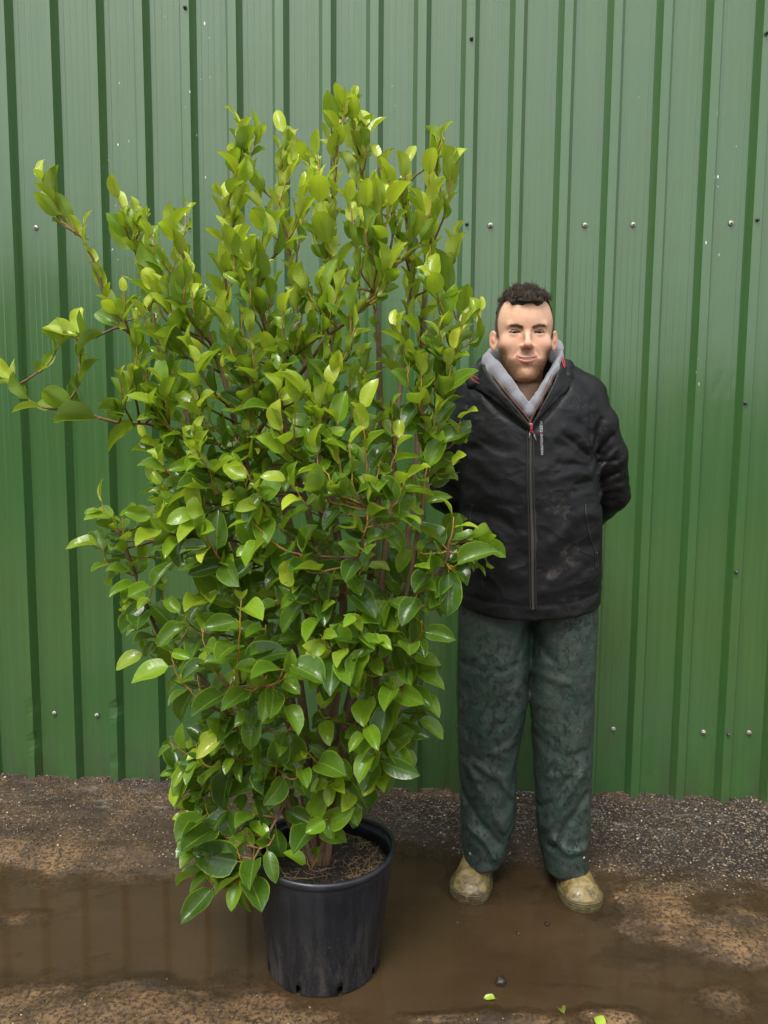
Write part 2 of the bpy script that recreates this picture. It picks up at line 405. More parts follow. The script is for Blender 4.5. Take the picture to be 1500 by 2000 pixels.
# loose grit and chips on the apron
def pebble(rad, seed, sub=1):
    bm = bmesh.new(); bmesh.ops.create_icosphere(bm, subdivisions=sub, radius=1)
    V = np.array([v_.co[:] for v_ in bm.verts]); Fp = np.array([[v_.index for v_ in f.verts] for f in bm.faces]); bm.free()
    r = np.random.default_rng(seed); V = V*(1+.28*r.uniform(-1, 1, (len(V), 1)))*np.array([1, r.uniform(.6, 1), r.uniform(.45, .75)])*rad
    return V, Fp
PEB = [pebble(1, s) for s in range(8)]
def scatter(name, n, gen, mat, seed):
    r = np.random.default_rng(seed); G = [gen(r) for i in range(n)]
    X = np.array([g[0] for g in G]); Y = np.array([g[1] for g in G]); Z = height(X, Y)
    VV = []; FF = []; CC = []; b = 0
    for i, (X_, Y_, rad, col) in enumerate(G):
        if Z[i] < ZW-.002: continue
        V, Fp = PEB[r.integers(8)]; a = r.uniform(0, 6.28); ca, sa = math.cos(a)*rad, math.sin(a)*rad
        Q = np.empty_like(V); Q[:, 0] = V[:, 0]*ca-V[:, 1]*sa+X_; Q[:, 1] = V[:, 0]*sa+V[:, 1]*ca+Y_; Q[:, 2] = V[:, 2]*rad+Z[i]+rad*.2
        VV.append(Q); FF.append(Fp+b); b += len(V); CC.append(np.broadcast_to(col, (len(V), 3)))
    me = mesh_np(name, np.concatenate(VV), np.concatenate(FF)); attr(me, 'col', np.concatenate(CC))
    return link(name, me, mat)
k = M('grit'); k.base(k.attr('col')); k.rough(.38); k.set(Specular_IOR_Level=.6); MGRIT = k.m
PAL = np.array([(.020, .016, .013), (.035, .028, .022), (.06, .044, .030), (.09, .066, .042), (.14, .105, .068), (.22, .17, .12), (.38, .32, .25)])
def gen(r):
    X = r.uniform(-1.85, 1.7); Y = -.62*r.random()**1.15+.01
    if X < -.1 and r.random() < .45: X = r.uniform(.2, 1.7)
    return X, Y, min(r.lognormal(math.log(.0026), .40), .0070), PAL[r.choice(7, p=[.26, .22, .16, .12, .11, .09, .04])]
tag(scatter('gravel', 15000, gen, MGRIT, 3), 'loose wet grit and small stones on the yard floor along the wall', 'gravel', kind='stuff')
def gen(r):
    X = r.choice([r.normal(-1.1, .12), r.normal(-.95, .08), r.normal(-.72, .07), r.uniform(-1.5, 1.6), r.uniform(.5, 1.5)]); Y = -.028+r.normal(0, .012)-.02*r.random()
    return X, min(Y, -.003), min(r.lognormal(math.log(.0028), .4), .007), PAL[r.choice(7, p=[.42, .3, .14, .08, .03, .02, .01])]*np.array([1, .9, .8])
tag(scatter('crumbled_dirt', 3200, gen, MGRIT, 5), 'dark crumbs of dirt and moss banked against the foot of the green wall', 'dirt', kind='stuff')
def gen(r):
    return r.uniform(-1.2, 1.1), r.choice([r.uniform(-1.45, -.5), r.uniform(-1.42, -1.15)]), min(r.lognormal(math.log(.0014), .45), .005), PAL[r.choice(7, p=[.15, .17, .17, .17, .16, .12, .06])]*np.array([1.1, .95, .7])
tag(scatter('scattered_grit', 4500, gen, MGRIT, 6), 'sparse pale grit lying on the brown mud in front', 'grit', kind='stuff')
# dark dirt clods
def clod(px, py, rad, label, seed):
    p = gnd(px, py, ZW); V, Fp = pebble(1, seed, 3)
    V = V/np.linalg.norm(V, axis=1)[:, None]; d = 1+.8*fbm(V[:, 0]*1.6, V[:, 1]*1.6, V[:, 2]*1.6, 4, seed)+.35*np.abs(fbm(V[:, 0]*7, V[:, 1]*7, V[:, 2]*7, 3, seed+3))
    V = V*d[:, None]*rad*np.array([.85, 1, .8])
    o = link('dirt_clod', mesh_np('dirt_clod', V, Fp), MCLOD); o.location = (p[0], p[1], ZW+rad*.35); tag(o, label, 'dirt clod', 'dark clods of dirt on the wet floor'); return o
k = M('wet_dark_soil'); v = k.coord('Object'); k.base(k.mix(k.ramp(k.noise(v, 160, 4), [(.4, 0.0), (.65, 1.0)]), (.016, .010, .008), (.055, .038, .026))); k.rough(.35); k.nrm(k.bump(k.noise(v, 200, 4), .003, .8)); MCLOD = k.m
clod(978, 1921, .013, 'dark brown dirt clod in the puddle beside the pot, largest of the clods', 4)
clod(1068, 1806, .0075, 'small dark dirt clod in front of the gap between the boots', 5)
clod(1012, 1824, .006, 'small dark clod in the water to the lower right of the nearer clog toe', 6)
clod(893, 1803, .004, 'tiny dark speck of dirt in the water below the boot beside the pot', 7)

# evergreen screen on the far side of the yard, behind the photographer: the glossy wall mirrors its dark skyline
def hedge(name, x0, x1, y0, y1, H_, seed, label):
    nx, nz, ny = int((x1-x0)/.22), int(H_/.22), int((y1-y0)/.3); V = []; F = []
    us = np.linspace(x0, x1, nx); P = []
    prof = [(y1, z) for z in np.linspace(0, H_, nz)]+[(y, H_) for y in np.linspace(y1, y0, ny)[1:]]+[(y0, z) for z in np.linspace(H_, 0, nz)[1:]]
    pr = np.array(prof); m_ = len(pr); X = np.repeat(us, m_); Y = np.tile(pr[:, 0], nx); Z = np.tile(pr[:, 1], nx)
    d = .30*fbm(X*.9, Y*.9, Z*.9, 4, seed); Y2 = Y+d*np.where(Y > (y0+y1)/2, 1, -1); Z2 = Z+(.35*fbm(X*.5, Y*.5, 0, 4, seed+5)+.3*d)*(Z > H_*.6)
    I = np.arange(nx*m_).reshape(nx, m_); F = np.stack([I[:-1, :-1], I[:-1, 1:], I[1:, 1:], I[1:, :-1]], -1).reshape(-1, 4)
    e0 = [int(i) for i in I[0]]; e1 = [int(i) for i in I[-1]][::-1]
    me = mesh_np(name, np.stack([X, Y2, Z2], 1), [tuple(int(q_) for q_ in f) for f in F]+[tuple(e0), tuple(e1)])
    return tag(link(name, me, MHEDGE), label, 'hedge')
k = M('hedge_foliage'); v = k.coord('Object'); k.base(k.mix(k.ramp(k.noise(v, 9, 5, .7), [(.35, 0.0), (.7, 1.0)]), (.010, .022, .008), (.040, .075, .020))); k.rough(.7); k.nrm(k.bump(k.noise(v, 12, 5, .7), .15, 1.0)); MHEDGE = k.m
hedge('tall_hedge', -22, -3.2, -14.2, -12.6, 4.7, 61, 'tall dark evergreen hedge across the yard facing the left part of the green wall')
hedge('low_hedge', -3.0, 20, -14.0, -12.8, 2.3, 67, 'low clipped evergreen hedge across the yard facing the right part of the green wall')
# ================================================================== plant pot
PR0, PR1, PHH = .149, .177, .322               # foot radius, radius under the rim, height
pot = empty('plant_pot', tuple(POTC), 'large black plastic nursery pot with rolled rim standing in the puddle', 'plant pot')
def pot_mesh():
    seg = 144; V = []; F = []
    prof = [(PR0-.012, .000), (PR0-.003, .002), (PR0, .006), (PR0+.0008, .012), (PR0+.0015, .030)]
    for i in range(14):
        t = (i+1)/14; z = .030+t*(PHH-.055-.030); prof.append((PR0+.0015+(PR1-.004-PR0)*((z-.03)/(PHH-.085)), z))
    prof += [(PR1-.002, PHH-.044)]
    inner = [(PR1-.0035, PHH-.010), (PR1-.006, PHH-.03), (PR1-.009, PHH-.055)]
    rings = prof+[(PR1+.002, PHH-.022)]+inner
    n = len(rings)
    for i, (r, z) in enumerate(rings):
        for j in range(seg):
            a = j/seg*2*math.pi
            rr = r*(1+.006*math.sin(2*a+.6)*z/PHH+.002*math.sin(5*a+z*9))
            # the back right of the mouth is pushed in a little
            rr -= .010*math.exp(-((a-1.05)/.35)**2)*sstep(.2, PHH, z)
            V.append((rr*math.cos(a), rr*math.sin(a), z))
    holes = set()
    for a0 in (-1.93, -1.22, -.48, -2.72, .4, 1.3, 2.3):
        j0 = int(round((a0 % (2*math.pi))/(2*math.pi)*seg)); holes |= {(i, (j0+d) % seg) for i in (2, 3) for d in (0, 1)}
    for i in range(n-1):
        for j in range(seg):
            if (i, j) in holes: continue
            F.append((i*seg+j, i*seg+(j+1) % seg, (i+1)*seg+(j+1) % seg, (i+1)*seg+j))
    return mesh_np('pot_wall', V, np.array(F))
k = M('black_pot_plastic'); v = k.coord('Object'); x_, y_, z_ = k.sep(v)
n = k.noise(v, 14, 5, .6); nf = k.noise(v, 260, 3, .6)
run = k.noise(k.coord('Object', (26, 26, 3.2)), 1.0, 5, .6, .5)
c = k.mix(k.ramp(n, [(.35, 0.0), (.7, 1.0)]), (.006, .008, .012), (.012, .014, .019))
dust = k.math('MULTIPLY', k.ramp(z_, [(.0, 1.0), (.10, .8), (.20, .22), (.34, .12)]), k.ramp(k.math('ADD', k.math('MULTIPLY', run, .7), k.math('MULTIPLY', nf, .45)), [(.53, 0.0), (.70, .60)]))
c = k.mix(dust, c, (.075, .064, .050))
sp = k.math('MULTIPLY', k.ramp(k.voro(v, 130), [(.07, 1.0), (.10, 0.0)]), k.ramp(k.noise(v, 11, 3), [(.5, 0.0), (.62, .9)]))
c = k.mix(sp, c, (.30, .23, .15)); k.base(c)
k.rough(k.math('ADD', k.ramp(run, [(.38, .30), (.62, .50)]), k.math('MULTIPLY', dust, .3))); k.set(Specular_IOR_Level=.5)
k.nrm(k.bump(nf, .0006, .5, k.bump(run, .0015, .35))); MPOT = k.m
po = link('pot_wall', pot_mesh(), MPOT, pot); sm = po.modifiers.new('t', 'SOLIDIFY'); sm.thickness = .0022; sm.offset = -1
# rolled rim as its own ring
V = []; F = []; seg = 144
for j in range(seg):
    a = j/seg*2*math.pi; dr = -.010*math.exp(-((a-1.05)/.35)**2)
    for q in range(12):
        b = q/12*2*math.pi; r = PR1+.0025+dr+.0062*math.cos(b); r *= (1+.006*math.sin(2*a+.6))
        V.append((r*math.cos(a), r*math.sin(a), PHH-.010+.0100*math.sin(b)+.002*math.sin(2*a+1)))
for j in range(seg):
    for q in range(12): F.append((j*12+q, j*12+(q+1) % 12, ((j+1) % seg)*12+(q+1) % 12, ((j+1) % seg)*12+q))
link('rim', mesh_np('rim', V, np.array(F)), MPOT, pot)
# compost
SZ = PHH-.060
F = []; nr = 40; seg = 120
ii, jj = np.meshgrid(np.arange(1, nr+1), np.arange(seg), indexing='ij'); rr0 = (PR1-.006)*ii/nr; aa0 = jj/seg*2*math.pi; xx, yy = rr0*np.cos(aa0), rr0*np.sin(aa0)
zz = SZ+.012-.010*(ii/nr)**2+.010*fbm(xx*22, yy*22, 0, 3, 2)+.005*fbm(xx*120, yy*120, 0, 2, 4)
V = np.vstack([[[0, 0, SZ+.012]], np.stack([xx, yy, zz], -1).reshape(-1, 3)])
for j in range(seg): F.append((0, 1+j, 1+(j+1) % seg))
for i in range(nr-1):
    for j in range(seg): a_ = 1+i*seg+j; b_ = 1+i*seg+(j+1) % seg; F.append((a_, a_+seg, b_+seg, b_))
k = M('compost'); v = k.coord('Object'); k.base(k.mix(k.ramp(k.noise(v, 240, 4, .7), [(.45, 0.0), (.72, 1.0)]), (.011, .007, .005), (.07, .045, .028))); k.rough(.8); k.nrm(k.bump(k.noise(v, 180, 4, .7), .004, 1.0))
link('compost', mesh_np('compost', V, F), k.m, pot)
A = Acc(); r = np.random.default_rng(8)
for i in range(620):
    a = r.uniform(0, 6.283); rad = (PR1-.018)*math.sqrt(r.random()); 
    if r.random() < .7: a = r.normal(-.35, .75)
    c0 = np.array([rad*math.cos(a), rad*math.sin(a), SZ+.009]); d = r.normal(0, 1, 3)*[1, 1, .22]; d /= np.linalg.norm(d)
    L = r.uniform(.012, .05); p = [c0]; 
    for s in range(5): d = d+r.normal(0, .35, 3)*[1, 1, .3]; d /= np.linalg.norm(d); p.append(p[-1]+d*L/5)
    p = np.array(p); p[:, 2] = np.clip(p[:, 2], SZ+.004, SZ+.026); rr_ = np.hypot(p[:, 0], p[:, 1])
    if rr_.max() > PR1-.012: continue
    V_, F_ = tube(p, np.linspace(1, .5, 6)*r.uniform(.0004, .0011), 4); t = r.random(); A.add(V_, F_[F_[:, 2] != F_[:, 3]], np.array([.30, .20, .11])*(.35+.9*t))
k = M('dry_root'); k.base(k.attr('col')); k.rough(.6); MROOT = k.m
tag(link('surface_roots', A.mesh('surface_roots'), MROOT, pot), kind='stuff')

# ================================================================== evergreen shrub
ROOT = POTC+np.array([-.012, .0, SZ+.004])
shrub = empty('evergreen_shrub', (0, 0, 0), 'tall bushy evergreen shrub with glossy yellow green leaves growing in the black pot', 'shrub')
PYC = POTC[1]                                  # depth of the plant's axis
# limbs followed from the photograph: (px, py, depth offset) from the soil up, foot radius
LIMBS = [
 ([(604,1690,0),(598,1560,-.02),(570,1420,-.02),(520,1290,.0),(455,1200,.03),(410,1010,.06),(345,870,.05),(300,780,.04),(262,660,.03),(215,590,.0),(185,515,-.02),(150,450,-.03)], .0135),
 ([(606,1690,.01),(590,1500,.05),(560,1330,.08),(500,1180,.10),(440,1020,.12),(390,880,.13),(350,760,.12),(310,680,.10),(285,560,.10),(262,450,.08)], .011),
 ([(600,1690,.02),(605,1540,.03),(590,1380,.04),(560,1200,.03),(520,1050,0),(480,900,-.02),(440,760,-.04),(400,640,-.05),(372,540,-.04),(345,450,-.05)], .012),
 ([(608,1690,-.01),(625,1500,.02),(628,1350,.05),(600,1180,.08),(560,1000,.10),(500,850,.12),(465,700,.10),(440,560,.08),(465,400,.05),(473,290,.03)], .013),
 ([(610,1690,.0),(632,1520,-.03),(640,1380,-.04),(640,1180,-.06),(600,1000,-.08),(560,850,-.09),(530,700,-.08),(500,560,-.06),(440,470,-.05),(436,395,-.05)], .010),
 ([(612,1690,.03),(640,1480,.07),(650,1300,.10),(640,1100,.12),(620,900,.12),(600,740,.10),(580,600,.08),(560,440,.05),(548,310,.03)], .013),
 ([(612,1690,.0),(635,1500,.0),(660,1330,.0),(670,1150,-.02),(650,980,-.05),(636,820,-.06),(640,680,-.04),(648,520,0),(655,380,.0),(664,250,-.02)], .012),
 ([(614,1690,.02),(650,1500,.05),(690,1330,.10),(720,1150,.13),(740,970,.14),(745,800,.12),(735,650,.10),(715,500,.08),(712,360,.05),(690,230,.0)], .012),
 ([(614,1690,-.01),(650,1520,-.04),(700,1360,-.05),(735,1200,-.06),(755,1040,-.04),(770,880,.0),(790,700,.03),(800,560,.05),(790,430,.04),(800,340,.02)], .011),
 ([(612,1690,.02),(660,1490,.04),(715,1330,.03),(770,1180,.02),(800,1020,.05),(815,860,.08),(825,700,.08),(830,560,.05),(845,420,.03),(858,300,.0)], .011),
 ([(610,1690,.0),(670,1480,-.05),(740,1320,-.10),(790,1180,-.10),(822,1000,-.08),(840,850,-.05),(870,720,-.04),(900,640,-.04)], .009),
 ([(604,1690,-.02),(560,1560,-.06),(500,1450,-.09),(440,1395,-.12),(390,1370,-.13)], .007),
 ([(606,1690,-.01),(640,1600,-.04),(690,1500,-.05),(745,1440,-.06),(790,1385,-.06)], .006),
 ([(600,1690,.01),(540,1560,.06),(470,1430,.08),(400,1330,.08),(330,1270,.06),(290,1190,.04),(250,1080,.02),(218,1010,.0)], .007),
 ([(500,850,.10),(560,760,.02),(640,660,-.06),(700,610,-.08),(760,530,-.09)], .0055),
 ([(345,870,.05),(300,830,.0),(230,825,-.03),(150,803,-.05),(90,797,-.06),(50,775,-.06),(22,745,-.07)], .0040),
 ([(770,1180,.02),(810,1130,-.06),(850,1080,-.10),(900,1060,-.12),(935,1058,-.13)], .0050),
 ([(790,1180,-.10),(850,1130,-.13),(880,1060,-.15),(888,1010,-.15)], .0045),
 ([(670,1150,-.02),(665,1170,-.12),(690,1100,-.19),(715,1040,-.22),(730,980,-.22)], .0040),
 ([(500,1450,-.09),(450,1400,-.15),(440,1350,-.18),(470,1340,-.19)], .0030),
 ([(560,1560,-.06),(520,1640,-.12),(480,1700,-.16),(455,1735,-.17)], .0030),
 ([(745,1440,-.06),(775,1380,-.09),(790,1330,-.10),(800,1290,-.10)], .0030),
 ([(262,660,.03),(235,640,.0),(180,660,-.03),(140,660,-.05)], .0030),
]
def P3(a): return at(a[0], a[1], PYC+a[2])
LP = []
for pts, r0 in LIMBS:
    P = np.array([P3(a) for a in pts])
    if pts[0][1] == 1690: P[0] = ROOT+np.array([(pts[0][0]-607)*.0022, pts[0][2]*.5, -.02])
    n = max(8, len(pts)*5); Q = spline(P, n)
    s = np.linspace(0, 1, n); Q = Q+np.stack([fbm(s*6+r0*900, 0, 1, 2, 1), fbm(s*6+r0*900, 3, 1, 2, 2), 0*s], 1)*.008*np.minimum(s*4, 1)[:, None]
    r1 = .0016 if r0 > .005 else .0011
    LP.append((Q, r0*(1-s)**.75+r1))
k = M('shrub_bark'); k.base(k.attr('col')); v = k.coord('Object'); k.rough(.65); nz = k.noise(k.coord('Object', (160, 160, 30)), 1, 5, .7); k.nrm(k.bump(nz, .003, .9))
k.base(k.mix(k.ramp(nz, [(.35, .55), (.6, 0.0)]), k.attr('col'), (.035, .022, .014))); MBARK = k.m
def barkcol(rad): 
    t = np.clip((rad-.0016)/.0055, 0, 1)[:, None]; y = np.array([.42, .24, .035]); b = np.array([.15, .075, .035]); o = np.array([.20, .125, .075])
    return np.where(t < .25, y+(b-y)*t*4, b+(o-b)*(t-.25)/.75)
for Q, R in LP:
    V_, F_ = tube(Q, R, 8); me = mesh_np('branch', V_, clean_quads(F_))
    attr(me, 'col', np.concatenate([np.repeat(barkcol(R), 8, 0), barkcol(R[:1]), barkcol(R[-1:])]))
    link('trunk' if R[0] > .0105 else 'branch', me, MBARK, shrub)

# silhouette of the crown in the photograph's frame, as a guide for where the shoots end
SIL = np.array([(664,235),(700,240),(740,310),(800,320),(850,290),(880,330),(878,420),(870,500),(862,560),(910,610),(930,640),(890,690),(880,745),(865,790),(905,830),(870,860),(880,910),(862,940),(880,1010),(930,1060),(885,1110),(885,1160),(840,1200),(815,1260),(815,1300),(800,1345),(765,1350),(775,1400),(800,1430),(790,1455),(745,1490),(710,1520),(700,1570),(660,1610),(600,1640),(540,1660),(500,1650),(440,1670),(395,1650),(372,1620),(360,1540),(330,1490),(330,1440),(365,1420),(345,1380),(365,1320),(310,1270),(270,1220),(255,1160),(290,1100),(275,1040),(215,1010),(225,985),(320,970),(250,915),(300,890),(265,840),(225,800),(235,750),(160,690),(150,650),(210,620),(235,600),(180,500),(150,440),(180,430),(215,510),(240,540),(240,440),(270,420),(300,480),(330,440),(370,400),(430,390),(455,350),(468,290),(500,350),(530,360),(545,300),(575,310),(610,320),(645,260)], float)
def inside(px, py, poly=SIL):
    c = False; n = len(poly)
    for i in range(n):
        x1, y1 = poly[i]; x2, y2 = poly[i-1]
        if (y1 > py) != (y2 > py) and px < (x2-x1)*(py-y1)/(y2-y1)+x1: c = not c
    return c
allp = np.concatenate([q[0] for q in LP]); allr = np.concatenate([q[1] for q in LP])
r = np.random.default_rng(21)
TW = []                                         # twigs: (points, r0)
def add_twig(tip, up=.5, k_=0):
    d = np.linalg.norm(allp-tip, axis=1)
    ok = (tip[2]-allp[:, 2] > np.interp(proj(tip)[1], [300, 700, 1100], [.75, .55, .1])*d) & (d > .05)
    if not ok.any(): ok = d > .03
    d2 = d+np.abs(d-.20)*.6; d2[~ok] = 9
    b = allp[np.argsort(d2)[r.integers(0, 4)]]
    v_ = tip-b; L = np.linalg.norm(v_)
    if L > .5: return
    mid = b+v_*.5+np.array([v_[0], v_[1], 0])*.2+np.array([0, 0, -.10*L]) + r.normal(0, .05*L, 3)
    Q = spline([b, mid, tip], 14); Q = Q+r.normal(0, .0012, Q.shape)
    TW.append((Q, min(.0034, .0012+L*.007)))
n = 0; cand = 0; placed = []
def rad_depth(py):                              # half depth of the crown at a height
    return float(np.interp(py, [160, 400, 700, 1000, 1300, 1500, 1650], [.08, .17, .24, .27, .25, .20, .13]))
while n < 350 and cand < 40000:
    cand += 1
    px, py = r.uniform(130, 950), r.uniform(220, 1670)
    if not inside(px, py): continue
    dens = np.interp(py, [200, 600, 900, 1650], [.34, .66, 1.0, 1.0])
    if r.random() > dens: continue
    dd = rad_depth(py); dz = r.uniform(-dd, dd) if r.random() < .45 else -dd*r.uniform(.45, 1.0)
    ed = abs(px-600)/360.; dz *= math.sqrt(max(.15, 1-min(1, ed*.75)**2))
    if any(abs(px-a)+abs(py-b) < 34 and abs(dz-c) < .10 for a, b, c in placed): continue
    placed.append((px, py, dz)); add_twig(at(600+(px-600)*.965, py+4, PYC+dz)); n += 1
# named shoots reaching past the crown
for a in [(690,188,-.02),(664,222,.0),(470,232,.03),(500,262,.03),(452,300,.03),(556,262,.03),(866,262,.0),(640,255,.0),(715,238,.0),(80,350,-.03),(100,372,-.03),(235,395,.03),(285,420,.05),(560,300,.02),(620,300,-.05),(672,205,-.02),(705,255,.03),(472,255,.03),(488,300,.0),(545,290,.03),(598,300,.0),(858,275,.0),(885,305,-.04),(795,315,-.05),(760,350,-.10),(735,300,.0),(110,385,-.03),(165,430,0),(262,410,.02),(335,430,-.05),(365,400,.02),(436,380,-.06),(940,610,-.05),(905,610,0),(130,640,-.05),(155,655,-.02),(200,985,0),(240,1010,.02),(200,1060,.02),(270,1130,.0),(255,1190,.02),(285,1270,.0),(950,1058,-.13),(930,1090,-.10),(780,950,-.22),(725,960,-.22),(540,1490,-.17),(590,1500,-.18),(460,1650,-.16),(410,1720,-.18),(425,1680,-.15),(500,1680,-.15),(600,1680,-.16),(640,1600,-.16),(700,1560,-.10),(740,1485,-.08),(805,1440,-.06),(815,1400,-.06),(825,1290,-.09),(830,1330,-.09),(330,1450,-.12),(340,1500,-.10),(380,1590,-.12),(650,1260,-.20),(480,800,-.16),(300,570,-.10),(820,760,-.14),(880,500,-.05),(890,455,-.05),(880,900,-.12),(900,820,-.12)]:
    add_twig(at(a[0], a[1], PYC+a[2]))
A = Acc()
for Q, r0 in TW:
    R = r0*(1-np.linspace(0, 1, len(Q)))**.6*.8+.0009; V_, F_ = tube(Q, R, 5)
    bc = barkcol(R); A.add(V_, F_, np.concatenate([np.repeat(bc, 5, 0), bc[:1], bc[-1:]]))
LEAVES = []                                     # (pos, dir, normal, size, width, tint, proto)
def leaf_rule(Q, frac0, size0, dn):
    seg = np.linalg.norm(np.diff(Q, axis=0), axis=1); L = seg.sum(); cum = np.concatenate([[0], np.cumsum(seg)])
    s = L*frac0; ang = r.uniform(0, 6.28)
    while s < L+.001:
        t = min(s, L-1e-5); i = min(np.searchsorted(cum, t, side='right')-1, len(Q)-2); p = Q[i]+(Q[i+1]-Q[i])*(t-cum[i])/seg[i]
        T = (Q[i+1]-Q[i])/seg[i]
        px, py, w_ = proj(p)
        low = sstep(600, 1250, py)              # lower leaves spread and droop, upper ones stand up
        tipf = s/L
        al = math.radians(r.normal(28+38*low-14*max(0, tipf-.85)/.15, 10))
        s1 = np.cross(T, [.2, .1, 1.0]); s1 /= np.linalg.norm(s1)+1e-9; s2 = np.cross(T, s1)
        rad = s1*math.cos(ang)+s2*math.sin(ang)
        d = T*math.cos(al)+rad*math.sin(al)
        # light seeking: outward from the plant's axis and towards the open yard
        out = np.array([p[0]-POTC[0], p[1]-PYC, 0])*.9+np.array([0, -.22, 0])
        d = d+out*low*.9+np.array([0, 0, .38*(1-low)-.52*low*r.uniform(.2, 1.2)]); d /= np.linalg.norm(d)
        nrm = T*math.sin(al)-rad*math.cos(al)
        nrm = nrm*(1-.55*low)+np.array([0, -.55, .75])*low*1.1+r.normal(0, .30, 3); nrm -= d*(nrm@d); nrm /= np.linalg.norm(nrm)+1e-9
        sz = size0*(r.uniform(.55, 1.12) if r.random() < .8 else r.uniform(1.1, 1.35))*(1-.28*max(0, (tipf-.7)/.3)*(1-low*.5))
        LEAVES.append((p, d, nrm, sz, r.uniform(.78, 1.10)*(.88+.12*low), tipf, py, r.integers(0, 10), dn))
        s += (dn*r.uniform(.7, 1.3))*(.6 if tipf > .82 else 1); ang += 2.4+r.normal(0, .3)
for Q, r0 in TW: leaf_rule(Q, .30, float(np.interp(proj(Q[-1])[1], [200, 700, 1100, 1500], [.064, .068, .075, .082])), .029)
for Q, R in LP:
    if R[0] < .0062: leaf_rule(Q, .25, .078, .030)
    else: leaf_rule(Q, .72, .070, .032)
def _inpot(L):
    for t in (0, .3, .6, .85, 1.05):
        q_ = L[0]+L[1]*L[3]*1.13*t
        if math.hypot(q_[0]-POTC[0], q_[1]-POTC[1]) < PR1+.016 and q_[2] < POTC[2]+PHH+.004 and (q_[2] < POTC[2]+PHH-.05 or math.hypot(q_[0]-POTC[0], q_[1]-POTC[1]) > PR1-.02): return True
    return False
LEAVES = [L for L in LEAVES if not _inpot(L)]
print('LEAVES', len(LEAVES), 'TWIGS', len(TW))
def leaf_proto(seed):
    q = np.random.default_rng(seed+50); nu, nv = 4, 9
    V = []; U = []
    pet = .13; camber = q.uniform(.06, .26); arch = q.uniform(-.12, .40); wob = q.uniform(.01, .060); tw = q.uniform(-.35, .35); wf = q.uniform(.26, .33); ph = q.uniform(0, 6.28)
    tipc = q.uniform(-.10, .25); pe = q.uniform(.78, 1.05); pq = q.uniform(.50, .68)
    for j in range(nv):
        t = j/(nv-1); wd = wf*((1-(2*t**pe-1)**2)**pq)*(1-.04*t) if 0 < j < nv-1 else .006
        y = pet+(1-pet)*t
        for i in range(-nu//2, nu//2+1):
            u = i/(nu/2); x = u*wd
            z = -camber*0+abs(u)**1.5*camber*math.sin(math.pi*t)**.6-arch*(t-.0)**2*.9+wob*math.sin(t*9+ph+(1.2 if u > 0 else 0))*abs(u)-tipc*max(0, t-.75)**1.2*1.5
            a = tw*(t-.3); X = x*math.cos(a)-z*math.sin(a)*0; Z = z+x*math.sin(a)*.8
            V.append((X, y, Z)); U.append((abs(u), t, 0))
    F = []; m_ = nu+1
    for j in range(nv-1):
        for i in range(nu): F.append((j*m_+i, j*m_+i+1, (j+1)*m_+i+1, (j+1)*m_+i))
    b = len(V); w_ = .011
    for y, z in ((0, 0), (pet*.6, .004), (pet+.05, .002)):
        V += [(-w_, y, z-.006), (w_, y, z-.006), (0, y, z+.009)]; U += [(0, 0, 1)]*3
    for s in range(2):
        for e in range(3): F.append((b+s*3+e, b+s*3+(e+1) % 3, b+s*3+3+(e+1) % 3, b+s*3+3+e))
    return np.array(V), np.array(F), np.array(U, float)
PRO = [leaf_proto(s) for s in range(10)]
def leaf_mat():
    k = M('griselinia_leaf'); oi = k.n('ObjectInfo'); col = k.mix(1.0, k.attr('tint'), oi.outputs['Color'], 'MULTIPLY')
    u, t, pt = k.sep(k.attr('luv', 'Vector')); v = k.coord('Object')
    geo = k.n('NewGeometry'); pos = geo.outputs['Position']; back = geo.outputs['Backfacing']
    nz = k.noise(pos, 60, 3, .55)
    c = k.mix(k.ramp(nz, [(.35, .0), (.7, .35)]), col, k.mix(1.0, col, (.62, .66, .6), 'MULTIPLY'))
    # side veins
    vn = k.math('SINE', k.math('ADD', k.math('MULTIPLY', t, 46.0), k.math('MULTIPLY', u, -9.0)))
    c = k.mix(k.math('MULTIPLY', k.ramp(vn, [(.82, 0.0), (1.0, 1.0)]), .05), c, (.32, .42, .10))
    c = k.mix(k.ramp(u, [(.02, .42), (.07, 0.0)]), c, (.28, .38, .08))
    c = k.mix(k.ramp(u, [(.90, 0.0), (1.0, .55)]), c, (.40, .52, .06))
    bk = k.mix(.45, col, (.19, .27, .050)); bk = k.mix(k.ramp(u, [(.03, .7), (.08, 0.0)]), bk, k.mix(1.0, bk, (.45, .5, .4), 'MULTIPLY'))
    c = k.mix(back, c, bk); c = k.mix(pt, c, (.40, .30, .04))
    k.base(c); wet = k.ramp(k.noise(pos, 26, 4, .6), [(.42, .34), (.58, .14)])
    k.rough(k.mix(back, wet, .52)); k.set(Specular_IOR_Level=.42)
    dr = k.math('MULTIPLY', k.ramp(k.voro(pos, 260), [(.10, 1.0), (.34, 0.0)]), k.ramp(k.noise(pos, 14, 2), [(.50, 0.0), (.60, 1.0)]))
    k.nrm(k.bump(dr, .0009, .6, k.bump(vn, .0006, .10)))
    tr = k.n('BsdfTranslucent'); k.l(k.mix(1.0, k.mix(.5, col, (.42, .58, .04)), (1.35, 1.35, .8), 'MULTIPLY'), tr.inputs[0])
    ms = k.n('MixShader'); ms.inputs[0].default_value = .34; k.l(k.p.outputs[0], ms.inputs[1]); k.l(tr.outputs[0], ms.inputs[2]); k.l(ms.outputs[0], k.out.inputs[0])
    return k.m
MLEAF = leaf_mat()
